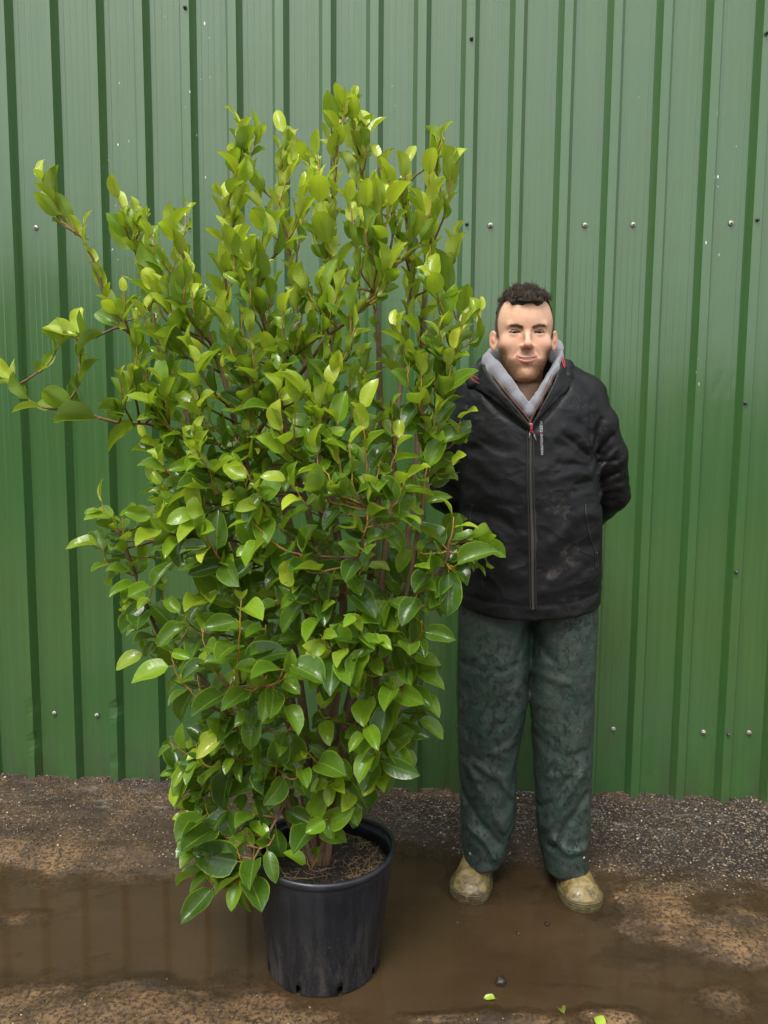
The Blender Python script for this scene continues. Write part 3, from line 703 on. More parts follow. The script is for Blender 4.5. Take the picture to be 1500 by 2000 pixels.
def tint_of(L):
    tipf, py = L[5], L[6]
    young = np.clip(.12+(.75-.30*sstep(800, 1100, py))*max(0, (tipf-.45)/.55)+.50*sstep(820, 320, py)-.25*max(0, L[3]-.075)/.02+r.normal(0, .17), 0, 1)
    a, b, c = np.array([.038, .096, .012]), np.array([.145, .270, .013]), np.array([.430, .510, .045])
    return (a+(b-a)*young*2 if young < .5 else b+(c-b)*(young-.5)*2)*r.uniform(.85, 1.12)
def frame(L):
    d, nrm = L[1], L[2]; x = np.cross(d, nrm); return np.stack([x*L[4], d, nrm], 1)*L[3]*1.13
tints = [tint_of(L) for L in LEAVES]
# which leaves show largest: paint them near to far on a coarse grid
cells = {}; vis = np.zeros(len(LEAVES)); info = []
for i, L in enumerate(LEAVES):
    Fm = frame(L); pts = [L[0]+Fm@np.array(q_) for q_ in ((0, .55, 0), (.2, .5, 0), (-.2, .5, 0), (0, .25, 0), (0, .9, 0), (.12, .75, 0), (-.12, .75, 0), (.12, .3, 0), (-.12, .3, 0))]
    pr = [proj(p) for p in pts]; info.append((pr[0][2], pr, Fm))
for i in sorted(range(len(LEAVES)), key=lambda i: info[i][0]):
    d, pr, Fm = info[i]; area = 0
    for a, b, _ in pr:
        c_ = (int(a//9), int(b//9))
        if c_ not in cells: cells[c_] = i; area += 1
    a = np.array([(q_[0], q_[1]) for q_ in pr[:5]]); proj_area = abs(np.cross(a[1]-a[2], a[4]-a[3])); vis[i] = area*proj_area
order = np.argsort(-vis); single = set(order[:300].tolist())
pme = []
for V_, F_, U_ in PRO:
    me = mesh_np('leaf', V_, F_); attr(me, 'luv', U_); attr(me, 'tint', np.ones((len(V_), 3))); me.materials.append(MLEAF); pme.append(me)
FA = []; FV = []; FU = []; nb = 0
for i, L in enumerate(LEAVES):
    Fm = info[i][2]
    if i in single:
        o = bpy.data.objects.new('leaf', pme[L[7]]); C.objects.link(o); o.parent = shrub
        m_ = Matrix.Identity(4)
        for a_ in range(3):
            for b_ in range(3): m_[a_][b_] = Fm[a_, b_]
            m_[a_][3] = L[0][a_]
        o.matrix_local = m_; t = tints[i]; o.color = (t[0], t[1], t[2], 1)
    else:
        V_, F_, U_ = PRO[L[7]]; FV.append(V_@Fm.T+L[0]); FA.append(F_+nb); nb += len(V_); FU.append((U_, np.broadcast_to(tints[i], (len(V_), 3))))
me = mesh_np('foliage', np.concatenate(FV), np.concatenate(FA)); attr(me, 'luv', np.concatenate([f[0] for f in FU])); attr(me, 'tint', np.concatenate([f[1] for f in FU]))
tag(link('foliage', me, MLEAF, shrub), kind='stuff')
V_ = np.concatenate(A.V); me = mesh_np('twigs', V_, clean_quads(np.concatenate(A.F))); attr(me, 'col', np.concatenate(A.A))
tag(link('twigs', me, MBARK, shrub), kind='stuff')
# fallen leaves on the mud
def fallen(px, py, ang, size, tint, label, pr_):
    p = gnd(px, py, ZW); h = height(np.array([p[0]]), np.array([p[1]]))[0]
    o = bpy.data.objects.new('fallen_leaf', pme[pr_]); C.objects.link(o); o.location = (p[0], p[1], max(h, ZW)+.004); o.rotation_euler = (random.uniform(-.1, .1), random.uniform(-.25, .25), ang); o.scale = (size,)*3
    o.color = tint+(1,); tag(o, label, 'leaf', 'fallen leaves on the mud')
fallen(970, 1953, 1.57, .034, (.36, .50, .05), 'bright lime fallen leaf lying flat on the wet mud below the dirt clod', 2)
fallen(1103, 1985, .2, .034, (.20, .24, .05), 'dull spotted fallen leaf, the middle one of the three at the bottom edge', 5)
fallen(1182, 2016, .3, .042, (.45, .62, .08), 'pale green fallen leaf cut off by the bottom edge of the photo', 6)
# ================================================================== the man
YM = -0.56
from mathutils.bvhtree import BVHTree
def W_(px, py, dy=0.0): return at(px, py, YM+dy)
_f0 = W_(1036, 1600); MROOT_ = np.array([_f0[0], YM, ZW])
man = empty('person', (0, 0, 0), 'young man in black waterproof jacket and dark green overtrousers standing beside the tall shrub', 'person')
# ---- signed distance modelling: numpy fields turned into meshes by surface nets
def smin(a, b, k): h = np.clip(.5+.5*(b-a)/k, 0, 1); return b+(a-b)*h-k*h*(1-h)
def smax(a, b, k): return -smin(-a, -b, k)
def ell(p, c, r):
    q = [(p[i]-c[i])/r[i] for i in range(3)]; k0 = np.sqrt(q[0]**2+q[1]**2+q[2]**2)
    k1 = np.sqrt(sum((q[i]/r[i])**2 for i in range(3)))+1e-9; return k0*(k0-1)/k1
def cone(p, a, b, ra, rb):
    a = np.asarray(a, float); b = np.asarray(b, float); d = b-a; L2 = float(d@d)+1e-12
    t = np.clip(((p[0]-a[0])*d[0]+(p[1]-a[1])*d[1]+(p[2]-a[2])*d[2])/L2, 0, 1)
    return np.sqrt((p[0]-a[0]-t*d[0])**2+(p[1]-a[1]-t*d[1])**2+(p[2]-a[2]-t*d[2])**2)-(ra+(rb-ra)*t)
def chain(p, P, R, k=.01):
    f = None
    for i in range(len(P)-1):
        g = cone(p, P[i], P[i+1], R[i], R[i+1]); f = g if f is None else smin(f, g, k)
    return f
def stack(p, rows, pw=2.3):                               # rows: (z, xc, yc, a, b) from low to high
    rows = np.array(sorted(rows)); z = p[2]; zc = np.clip(z, rows[0, 0], rows[-1, 0])
    xc, yc, a, b = [np.interp(zc, rows[:, 0], rows[:, i]) for i in (1, 2, 3, 4)]
    q = (np.abs((p[0]-xc)/a)**pw+np.abs((p[1]-yc)/b)**pw)**(1/pw)
    f = (q-1)*np.minimum(a, b)
    return smax(f, np.maximum(z-rows[-1, 0], rows[0, 0]-z), .012)
def nets(fn, lo, hi, h):
    lo = np.asarray(lo, float); n = [int(math.ceil((hi[i]-lo[i])/h))+1 for i in range(3)]
    ax = [(lo[i]+np.arange(n[i])*h).astype(np.float32) for i in range(3)]
    vol = np.empty(n, np.float32)
    for s in range(0, n[0], 32):
        X, Y, Z = np.meshgrid(ax[0][s:s+32], ax[1], ax[2], indexing='ij'); vol[s:s+32] = fn((X, Y, Z))
    ins = vol < 0
    cs = [(a, b, c) for a in (0, 1) for b in (0, 1) for c in (0, 1)]
    sl = lambda A, c: A[c[0]:n[0]-1+c[0], c[1]:n[1]-1+c[1], c[2]:n[2]-1+c[2]]
    cnt = sum(sl(ins, c).astype(np.int8) for c in cs); act = (cnt > 0) & (cnt < 8)
    idx = np.argwhere(act); vid = np.full(act.shape, -1, np.int64); vid[act] = np.arange(len(idx))
    cv = {c: vol[idx[:, 0]+c[0], idx[:, 1]+c[1], idx[:, 2]+c[2]] for c in cs}
    acc = np.zeros((len(idx), 3)); num = np.zeros(len(idx))
    for a in cs:
        for d in range(3):
            if a[d]: continue
            b = list(a); b[d] = 1; b = tuple(b); va, vb = cv[a], cv[b]; cr = (va < 0) != (vb < 0)
            t = np.where(cr, va/np.where(cr, va-vb, 1), 0); pt = np.array(a, float)[None].repeat(len(idx), 0); pt[:, d] = t
            acc[cr] += pt[cr]; num[cr] += 1
    V = lo+(idx+acc/num[:, None])*h
    F = []
    for d in range(3):
        e, g = [(1, 2), (2, 0), (0, 1)][d]
        s0 = [slice(None)]*3; s1 = [slice(None)]*3; s0[d] = slice(0, n[d]-1); s1[d] = slice(1, n[d])
        A0, A1 = ins[tuple(s0)], ins[tuple(s1)]; cr = np.argwhere(A0 != A1)
        ok = (cr[:, e] > 0) & (cr[:, e] < n[e]-1) & (cr[:, g] > 0) & (cr[:, g] < n[g]-1); cr = cr[ok]
        flip = A0[cr[:, 0], cr[:, 1], cr[:, 2]]
        def c_(de, dg): q = cr.copy(); q[:, e] -= de; q[:, g] -= dg; return vid[q[:, 0], q[:, 1], q[:, 2]]
        Q = np.stack([c_(1, 1), c_(0, 1), c_(0, 0), c_(1, 0)], 1); Q[~flip] = Q[~flip][:, ::-1]; F.append(Q)
    F = np.concatenate(F); F = F[(F >= 0).all(1)]
    return V, F
def folds(p, items, front=True, yc=YM):
    """raised or sunk creases: each (polyline of photo points, amplitude, width)"""
    r_ = 0
    for pts, amp, wd in items:
        Q = [W_(a, b, -.09) for a, b in pts]; m_ = None
        for i in range(len(Q)-1):
            a, b = Q[i], Q[i+1]; dx, dz = b[0]-a[0], b[2]-a[2]; L2 = dx*dx+dz*dz
            t = np.clip(((p[0]-a[0])*dx+(p[2]-a[2])*dz)/L2, 0, 1); d = np.sqrt((p[0]-a[0]-t*dx)**2+(p[2]-a[2]-t*dz)**2)
            m_ = d if m_ is None else np.minimum(m_, d)
        r_ = r_+amp*np.exp(-(m_/wd)**2)
    return r_*(sstep(yc+.05, yc-.02, p[1]) if front else 1)
def spread(p, rot, sx, sz, seed, o=3):                    # stretched crease noise with sharp crests
    c, s = math.cos(rot), math.sin(rot); u = p[0]*c+p[2]*s; v = -p[0]*s+p[2]*c
    return 1-2*np.abs(fbm(u*sx, v*sz, p[1]*6, o, seed))

# ---------------- trousers
def rows(L, dy, bf): return [(W_(0, y, dy)[2] if 0 else at((a+b)/2, y, YM+dy)[2], (at(a, y, YM+dy)[0]+at(b, y, YM+dy)[0])/2, YM+dy, (at(b, y, YM+dy)[0]-at(a, y, YM+dy)[0])/2, bf(y)) for y, a, b in L]
depth = lambda y: float(np.interp(y, [1150, 1300, 1450, 1600, 1700], [.104, .104, .090, .084, .090]))
LL = rows([(1120,900,1036),(1180,897,1036),(1240,896,1035),(1300,895,1032),(1360,896,1027),(1420,898,1016),(1480,900,1006),(1540,901,1004),(1600,903,1002),(1640,907,990),(1672,911,975)], 0.0, depth)
RL = rows([(1120,1032,1167),(1180,1033,1166),(1240,1034,1164),(1300,1035,1160),(1360,1037,1157),(1420,1042,1154),(1480,1046,1151),(1540,1049,1149),(1600,1051,1148),(1640,1056,1147),(1686,1067,1143)], 0.0, depth)
TF = [([(912,1500),(950,1560),(985,1622)], .010, .013), ([(925,1490),(975,1520),(1003,1560)], .007, .012), ([(905,1560),(940,1610),(975,1650)], -.008, .012),
      ([(915,1620),(945,1640),(965,1672)], .009, .011), ([(935,1530),(968,1590)], -.007, .010), ([(903,1490),(950,1478),(985,1450)], -.003, .012), ([(960,1470),(1003,1455)], .006, .010),
      ([(1140,1505),(1105,1550),(1070,1620)], .010, .013), ([(1120,1510),(1090,1560),(1060,1590)], -.007, .010), ([(1145,1560),(1110,1610),(1085,1660)], -.008, .012),
      ([(1146,1520),(1110,1510),(1075,1520)], .005, .012), ([(1080,1640),(1110,1665),(1140,1660)], .010, .012), ([(1055,1450),(1100,1478),(1150,1470)], -.003, .012), ([(1100,1590),(1080,1650)], .006, .009),
      ([(1033,1230),(1010,1290),(1000,1340)], -.004, .012), ([(1035,1230),(1060,1270),(1080,1290)], -.005, .012), ([(905,1300),(950,1310),(1010,1300)], -.003, .010), ([(1050,1320),(1110,1330)], .004, .012), ([(975,1200),(975,1300)], .002, .008)]
def trousers(p):
    f = smin(stack(p, LL, 2.2), stack(p, RL, 2.2), .012)
    lo = sstep(1.0, .35, p[2])
    f = f-folds(p, TF)-(.0008+.0040*lo)*spread(p, 1.0, 7, 13, 3)-.0034*spread(p, -.7, 9, 22, 8, 2)*lo-.0012*spread(p, .2, 25, 38, 5)
    return f
zt = W_(1036, 1130)[2]; z0 = LL[-1][0]-.03
V, F = nets(trousers, (MROOT_[0]-.24, YM-.17, z0-.06), (MROOT_[0]+.24, YM+.17, zt), .0052)
me = mesh_np('trousers', V, F)
k = M('waterproof_trouser_fabric'); v = k.coord('Object')
a1 = k.noise(k.coord('Object', (1, 1, .8)), 17, 8, .75, .5); a2 = k.noise(k.coord('Object', (1, 1, .75)), 52, 8, .78, .5); a3 = k.noise(v, 5, 3, .6); x_, y_, z_ = k.sep(v)
c = k.mix(k.ramp(k.noise(v, 6, 4), [(.35, 0.0), (.65, 1.0)]), (.016, .037, .028), (.030, .056, .044))
mudm = k.ramp(a1, [(.47, 0.0), (.53, 1.0)])
c = k.mix(k.math('MULTIPLY', mudm, .50), c, (.036, .038, .032))
wetm = k.math('MULTIPLY', k.ramp(a2, [(.435, 1.0), (.465, 0.0)]), k.ramp(a3, [(.36, .25), (.52, 1.0)]))
c = k.mix(k.math('MULTIPLY', wetm, .78), c, (.006, .014, .011))
k.base(c); k.rough(k.math('SUBTRACT', k.ramp(a1, [(.4, .50), (.6, .66)]), k.math('MULTIPLY', wetm, .12)))
rg = k.math('ABSOLUTE', k.math('SUBTRACT', k.noise(k.coord('Object', (1, 1, .8)), 11, 2, .5, .4), .5)); b = k.bump(rg, -.022, .55); b = k.bump(wetm, .0016, .9, b); b = k.bump(k.noise(v, 34, 4, .6, .2), .005, .5, b); b = k.bump(k.noise(v, 150, 4, .6), .0014, .6, b); k.nrm(b)
trs = link('trousers', me, k.m, man); MTR = k.m
def bvh(me): return BVHTree.FromPolygons([v_.co[:] for v_ in me.vertices], [p_.vertices[:] for p_ in me.polygons])
BT = bvh(me)
def hit(B, px, py, off=0.0):
    d = Vector(ray(px, py)).normalized(); r_ = B.ray_cast(Vector(CAM), d)
    if r_[0] is None: p = Vector(W_(px, py, -.12)); return np.array(p), np.array([0, -1., 0])
    n_ = np.array(r_[1]); 
    if n_ @ np.array(d) > 0: n_ = -n_
    return np.array(r_[0])+n_*off, n_
kk = M('snap_metal'); kk.set(Base_Color=(.45, .45, .43), Metallic=.9, Roughness=.35); MMET = kk.m
def disc(name, P, n_, r0, h, mat, parent, seg=16, hole=0):
    n_ = n_/np.linalg.norm(n_); a = np.cross(n_, [0, 0, 1.]); a /= np.linalg.norm(a); b = np.cross(n_, a); V = []; F = []
    prof = [(r0, -h*.3), (r0, h*.6), (r0*.85, h), (r0*max(hole, .45), h*.7), (r0*max(hole, .01), h*(.1 if hole else .9))]
    for rr, hh in prof:
        for j in range(seg): t = j/seg*6.2832; V.append(P+n_*hh+(a*math.cos(t)+b*math.sin(t))*rr)
    for i in range(len(prof)-1):
        for j in range(seg): F.append((i*seg+j, i*seg+(j+1) % seg, (i+1)*seg+(j+1) % seg, (i+1)*seg+j))
    return link(name, mesh_np(name, V, np.array(F)), mat, parent)
for px, py in ((918, 1668), (1141, 1676)):
    P, n_ = hit(BT, px, py); disc('snap_button', P, n_, .0052, .002, MMET, trs)
# hem bands
for R_, sx in ((LL, 0), (RL, 1)):
    z, xc, yc, a, b_ = sorted(R_)[0]; P = []
    t = np.linspace(0, 2*math.pi, 61)
    P = np.stack([xc+(a+.001)*np.sign(np.cos(t))*np.abs(np.cos(t))**(2/2.2), yc+(b_+.001)*np.sign(np.sin(t))*np.abs(np.sin(t))**(2/2.2), z+.004+.003*np.sin(3*t)], 1)
    V, F = tube(P, .0030, 6, False); link('hem', mesh_np('hem', V, F), MTR, trs)

# ---------------- clogs
k = M('tan_rubber'); v = k.coord('Object'); g = k.n('NewGeometry'); gp = g.outputs['Position']; x_, y_, z_ = k.sep(gp)
c = k.mix(k.ramp(k.noise(gp, 26, 5, .65), [(.35, 0.0), (.68, 1.0)]), (.20, .145, .045), (.27, .205, .075))
lowm = k.ramp(z_, [(0.0, 1.0), (.035, .75), (.06, .12), (.12, .05)])
dirt = k.math('MULTIPLY', k.ramp(k.noise(gp, 60, 6, .7), [(.42, 0.0), (.60, 1.0)]), k.math('ADD', lowm, .12, True))
c = k.mix(dirt, c, (.055, .040, .022))
c = k.mix(k.math('MULTIPLY', k.ramp(k.voro(gp, 140), [(.08, 1.0), (.12, 0.0)]), k.ramp(k.noise(gp, 30, 3), [(.52, 0.0), (.6, .8)])), c, (.04, .03, .02))
k.base(c); k.rough(k.math('ADD', k.ramp(k.noise(gp, 20, 4), [(.4, .26), (.6, .44)]), k.math('MULTIPLY', dirt, .25))); k.set(Specular_IOR_Level=.5); k.nrm(k.bump(k.noise(gp, 70, 5, .65), .0016, .5)); MBOOT = k.m
k = M('olive_sole_rubber'); v = k.n('NewGeometry').outputs['Position']; c = k.mix(k.ramp(k.noise(v, 50, 5, .65), [(.4, 0.0), (.62, 1.0)]), (.115, .095, .038), (.050, .038, .022)); k.base(c); k.rough(.38); k.nrm(k.bump(k.noise(v, 90, 4), .0015, .6)); MSOLE = k.m
def boot(toe, ang, ankle_px, label):
    d = np.array([-math.sin(ang), -math.cos(ang), 0]); s_ = np.array([math.cos(ang), -math.sin(ang), 0]); L = .300
    heel = toe-d*L; zb = ZW-.004
    def loc(p):
        x, y = p[0]-heel[0], p[1]-heel[1]; return x*d[0]+y*d[1], x*s_[0]+y*s_[1], p[2]-zb
    def hw(s):
        m_ = .038+.0195*sstep(.09, .225, s)
        return np.maximum(m_*np.sqrt(np.clip(1-(np.maximum(s-.236, 0)/.065)**2.2, 0, 1))*np.sqrt(np.clip(1-(np.maximum(.038-s, 0)/.039)**2.2, 0, 1)), .001)
    def upper(p):
        s, t, z = loc(p); w2 = hw(s)
        ht = np.interp(s, [-.01, 0, .03, .07, .12, .17, .21, .25, .275, .29], [.06, .085, .12, .13, .120, .096, .078, .064, .048, .03])
        q = (np.abs(t/(w2*1.0))**2.4+np.abs(np.maximum(z, 0)/ht)**2.5)**(1/2.4); f = (q-1)*.036
        f = smax(f, -(s-.004), .01)
        sh = stack((s, t, z), [(.0, .085, 0, .056, .042), (.08, .088, 0, .052, .040), (.14, .088, 0, .048, .038), (.18, .088, 0, .046, .036)], 2.1)
        f = smin(f, sh, .03)
        # raised toe cap line and side seam
        cap = np.abs(np.sqrt((s-.30)**2+(t*1.25)**2+(z*.5)**2)-.085); f = f-.0018*sstep(.003, -.003, np.sqrt((s-.30)**2+(t*1.25)**2+(z*.5)**2)-.085)
        return smax(f, .018-z, .004)
    def sole(p):
        s, t, z = loc(p); w2 = hw((s-.0)/(1.0))+.0045
        f = np.abs(t)-w2; f = smax(f, np.maximum(-s-.004, s-L-.003), .012)
        f = f+.0016*np.cos(z*2*math.pi/.0085)*(z > .008)+.002*sstep(.010, .0, z)
        return smax(f, np.maximum(z-.031, -z), .002)
    lo = np.minimum(toe, heel)-.08; hi = np.maximum(toe, heel)+.08
    b = empty('clog', (0, 0, 0), None, None); b.parent = man
    V, F = nets(upper, (lo[0], lo[1], zb-.01), (hi[0], hi[1], zb+.25), .0036); link('upper', mesh_np('upper', V, F), MBOOT, b)
    V, F = nets(sole, (lo[0], lo[1], zb-.01), (hi[0], hi[1], zb+.04), .0021); link('sole', mesh_np('sole', V, F), MSOLE, b)
boot(BL, math.radians(14), None, '')
boot(BR, math.radians(-7), None, '')

# ---------------- jacket
JR = rows([(735,960,1104),(752,925,1140),(775,905,1160),(800,895,1168),(850,893,1163),(900,896,1162),(950,898,1165),(1000,898,1169),(1050,897,1171),(1100,896,1169),(1150,894,1167),(1178,893,1167),(1225,892,1168)], 0.0, lambda y: float(np.interp(y, [735, 770, 820, 900, 1000, 1100, 1225], [.075, .105, .128, .142, .146, .143, .140])))
ARMS = []
for sgn in (1, -1):
    X = lambda x: 1033+sgn*(x-1033)
    ARMS.append(([W_(X(1128), 786, .015), W_(X(1160), 830, .01), W_(X(1180), 890, .03), W_(X(1192), 962, .075), W_(X(1150), 1005, .165), W_(X(1085), 1020, .205)], [.058, .062, .059, .054, .048, .042]))
JF = [([(1150,905),(1120,880),(1085,870)], -.004, .014), ([(1152,925),(1115,925),(1075,935)], .004, .014), ([(1150,870),(1125,845),(1100,835)], .004, .012), ([(1148,950),(1118,958)], -.004, .010),
      ([(918,880),(950,870),(985,880)], -.003, .015), ([(915,930),(945,960),(980,970)], .003, .018), ([(900,1000),(960,1005),(1010,1030)], -.003, .016), ([(1170,1000),(1120,1010),(1070,1060)], .004, .022),
      ([(1165,1060),(1110,1070),(1065,1110)], -.004, .022), ([(900,1060),(960,1080),(1010,1120)], .004, .025), ([(905,1120),(960,1140),(1020,1140)], -.003, .02), ([(1060,1150),(1110,1140),(1160,1120)], .004, .020),
      ([(1155,790),(1152,850),(1158,900)], -.0028, .004), ([(1148,890),(1110,860),(1095,850)], -.004, .006), ([(1150,915),(1118,905),(1085,905)], -.004, .007), ([(1152,940),(1120,945)], -.004, .006), ([(915,790),(912,850),(905,900)], -.0028, .004), ([(1045,835),(1075,800),(1110,760)], -.004, .008), ([(1025,835),(990,810),(950,770)], -.003, .010),
      ([(1205,850),(1170,890)], -.007, .007), ([(1212,880),(1175,925)], .006, .007), ([(1222,925),(1180,945)], -.007, .006), ([(1215,900),(1178,905)], -.005, .005), ([(1228,955),(1180,968)], .005, .008), ([(1225,985),(1180,985)], -.005, .007), ([(1180,820),(1165,870)], -.005, .009), ([(1195,830),(1185,880)], .004, .009),
      ([(900,1163),(960,1172),(1036,1176),(1110,1172),(1166,1160)], -.0018, .004)]
def hemz(p): return W_(1036, 1183)[2]-.010*sstep(0, -.14, p[1]-YM)+.006*np.sin((p[0]-MROOT_[0])*9)+.014*np.abs((p[0]-MROOT_[0])/.2)**2.5
def jacket(p):
    f = stack(p, JR, 2.35)
    # shoulders
    for P, R in ARMS:
        arm = chain(p, P, R, .012)
        dd = np.abs(p[0]-MROOT_[0])
        sw = sstep(.15, .20, dd)
        arm = arm-.0020*spread(p, -.6 if P[0][0] > MROOT_[0] else .6, 6, 20, 12, 2)*sw
        f = smin(f, arm, .016)
    sh = chain(p, [W_(925, 772, .02), W_(985, 748, .03), W_(1085, 748, .03), W_(1145, 772, .02)], [.055, .058, .058, .055], .03); f = smin(f, sh, .03)
    cr_ = spread(p, .55, 7, 17, 19, 2)*(p[0] > MROOT_[0])+spread(p, -.55, 7, 17, 29, 2)*(p[0] <= MROOT_[0]); f = f-folds(p, JF)-.0030*spread(p, .35, 4.5, 7, 17, 2)-.0022*np.maximum(cr_-.35, 0)*1.8-.0012*spread(p, -.5, 14, 24, 23, 3)
    # open neck
    zv = W_(1035, 828, -.13)[2]; f = smax(f, -np.maximum(np.abs(p[0]-W_(1035, 800, -.1)[0])*.85-(p[2]-zv)*.54, p[1]-(YM+.03)), .006)
    c = W_(1033, 760, -.01); f = smax(f, -ell(p, (c[0], c[1]-.015, c[2]+.09), (.082, .105, .125)), .012)
    f = smax(f, hemz(p)-p[2], .004)
    return f
V, F = nets(jacket, (MROOT_[0]-.37, YM-.20, W_(1036, 1212)[2]), (MROOT_[0]+.37, YM+.31, W_(1036, 700)[2]), .0050)
me = mesh_np('jacket', V, F); BJ = bvh(me)
pxy = np.array([proj(p)[:2] for p in V]); front = (V[:, 1] < YM+.06)
def blob(*L):
    r_ = np.zeros(len(V))
    for x, y, rx, ry, a in L: r_ = np.maximum(r_, a*np.exp(-((pxy[:, 0]-x)/rx)**2-((pxy[:, 1]-y)/ry)**2))
    return r_*front
attr(me, 'dust', blob((1043, 1050, 5, 55, 1.0), (1072, 1122, 22, 16, .62), (1092, 990, 45, 50, .36), (935, 805, 30, 30, .35), (1110, 1100, 50, 60, .32), (1060, 880, 30, 40, .22), (905, 870, 20, 50, .3), (1000, 1100, 60, 60, .2), (1130, 1170, 50, 20, .3), (1200, 905, 20, 20, .3)))
attr(me, 'drops', blob((1120, 785, 26, 26, 1.0), (1145, 800, 16, 40, .8), (1085, 815, 20, 18, .6), (930, 790, 20, 20, .25)))
k = M('black_waterproof_fabric'); v = k.coord('Object'); du = k.attr('dust', 'Fac'); dr = k.attr('drops', 'Fac')
n1 = k.noise(v, 30, 7, .72, .4); n2 = k.noise(v, 9, 4, .6)
c = k.mix(k.ramp(n2, [(.35, 0.0), (.65, 1.0)]), (.0040, .0045, .0055), (.0080, .0082, .0090))
dm = k.ramp(k.math('ADD', k.math('MULTIPLY', du, .50), n1), [(.66, 0.0), (.98, .85)])
c = k.mix(dm, c, (.085, .073, .058))
sp = k.math('MULTIPLY', k.ramp(k.voro(v, 330), [(.16, 1.0), (.24, 0.0)]), k.ramp(k.math('ADD', dr, k.math('MULTIPLY', k.noise(v, 60, 3), .5)), [(.72, 0.0), (.95, 1.0)]))
c = k.mix(k.math('MULTIPLY', sp, .6), c, (.30, .31, .32))
k.base(c); k.rough(k.math('ADD', k.ramp(n2, [(.3, .42), (.7, .56)]), k.math('MULTIPLY', dm, .3))); k.set(Specular_IOR_Level=.26)
rg = k.math('ABSOLUTE', k.math('SUBTRACT', k.noise(k.coord('Object', (1, 1, 1.5)), 9, 2, .5, .3), .5)); b = k.bump(rg, -.020, .45); b = k.bump(k.noise(v, 20, 3, .5, .2), .006, .35, b); b = k.bump(k.noise(v, 75, 3, .6, .0), .0014, .35, b); b = k.bump(sp, .0012, .8, b); k.nrm(b); MJ = k.m
jk = link('jacket', me, MJ, man)
def strip(B, pts, wd, off, n=60, th=.0):                   # ribbon laid on the garment following photo points
    Q = spline([(a, b, 0) for a, b in pts], n); P = []; N = []
    for q in Q: p, n_ = hit(B, q[0], q[1], off); P.append(p); N.append(n_)
    return np.array(P), np.array(N)
ZPTS = [(1036, 838), (1036, 900), (1037, 980), (1039, 1060), (1040, 1130), (1041, 1190)]
P, N = strip(BJ, ZPTS, 0, .0)
P[:, 1] = np.convolve(np.pad(P[:, 1], 6, 'edge'), np.ones(13)/13, 'valid')-.0015
A = Acc()
for sx in (-1, 1):                                         # two fabric flanges
    V_, F_ = tube(P+np.array([sx*.0082, 0, 0]), .0022, 8); A.add(V_, F_[F_[:, 2] != F_[:, 3]])
kk = M('zip_tape'); kk.set(Base_Color=(.012, .012, .013), Roughness=.6); MTAPE = kk.m
zp = link('front_zip', A.mesh('front_zip'), MTAPE, jk)
def boxes(C_, X_, Z_, sz):
    V = []; F = []; b = 0
    for c0, x, z in zip(C_, X_, Z_):
        y = np.cross(z, x)
        for i in (-1, 1):
            for j in (-1, 1):
                for l in (-1, 1): V.append(c0+x*sz[0]*i+y*sz[1]*j+z*sz[2]*l)
        for f in ((0, 1, 3, 2), (4, 6, 7, 5), (0, 4, 5, 1), (2, 3, 7, 6), (0, 2, 6, 4), (1, 5, 7, 3)): F.append([b+q_ for q_ in f])
        b += 8
    return np.array(V), np.array(F)
def teeth(path, step, parent, mat, sz=(.0013, .0012, .0007), alt=.0016, side=None):
    seg = np.linalg.norm(np.diff(path, axis=0), axis=1); cum = np.concatenate([[0], np.cumsum(seg)]); S_ = np.arange(0, cum[-1], step)
    C_ = np.stack([np.interp(S_, cum, path[:, i]) for i in range(3)], 1); T = np.gradient(C_, axis=0); T /= np.linalg.norm(T, axis=1)[:, None]
    X_ = np.cross(T, [0, -1, 0]); X_ /= np.linalg.norm(X_, axis=1)[:, None]; C_ = C_+X_*alt*((-1)**np.arange(len(C_)))[:, None]
    V, F = boxes(C_, X_, T, sz); return link('zip_teeth', mesh_np('zip_teeth', V, F, False), mat, parent)
kk = M('zip_teeth_metal'); kk.set(Base_Color=(.15, .135, .105), Metallic=.3, Roughness=.5); MTEETH = kk.m
teeth(P+np.array([0, -.0022, 0]), .0026, zp, MTEETH, (.0017, .0014, .0008), .0017)

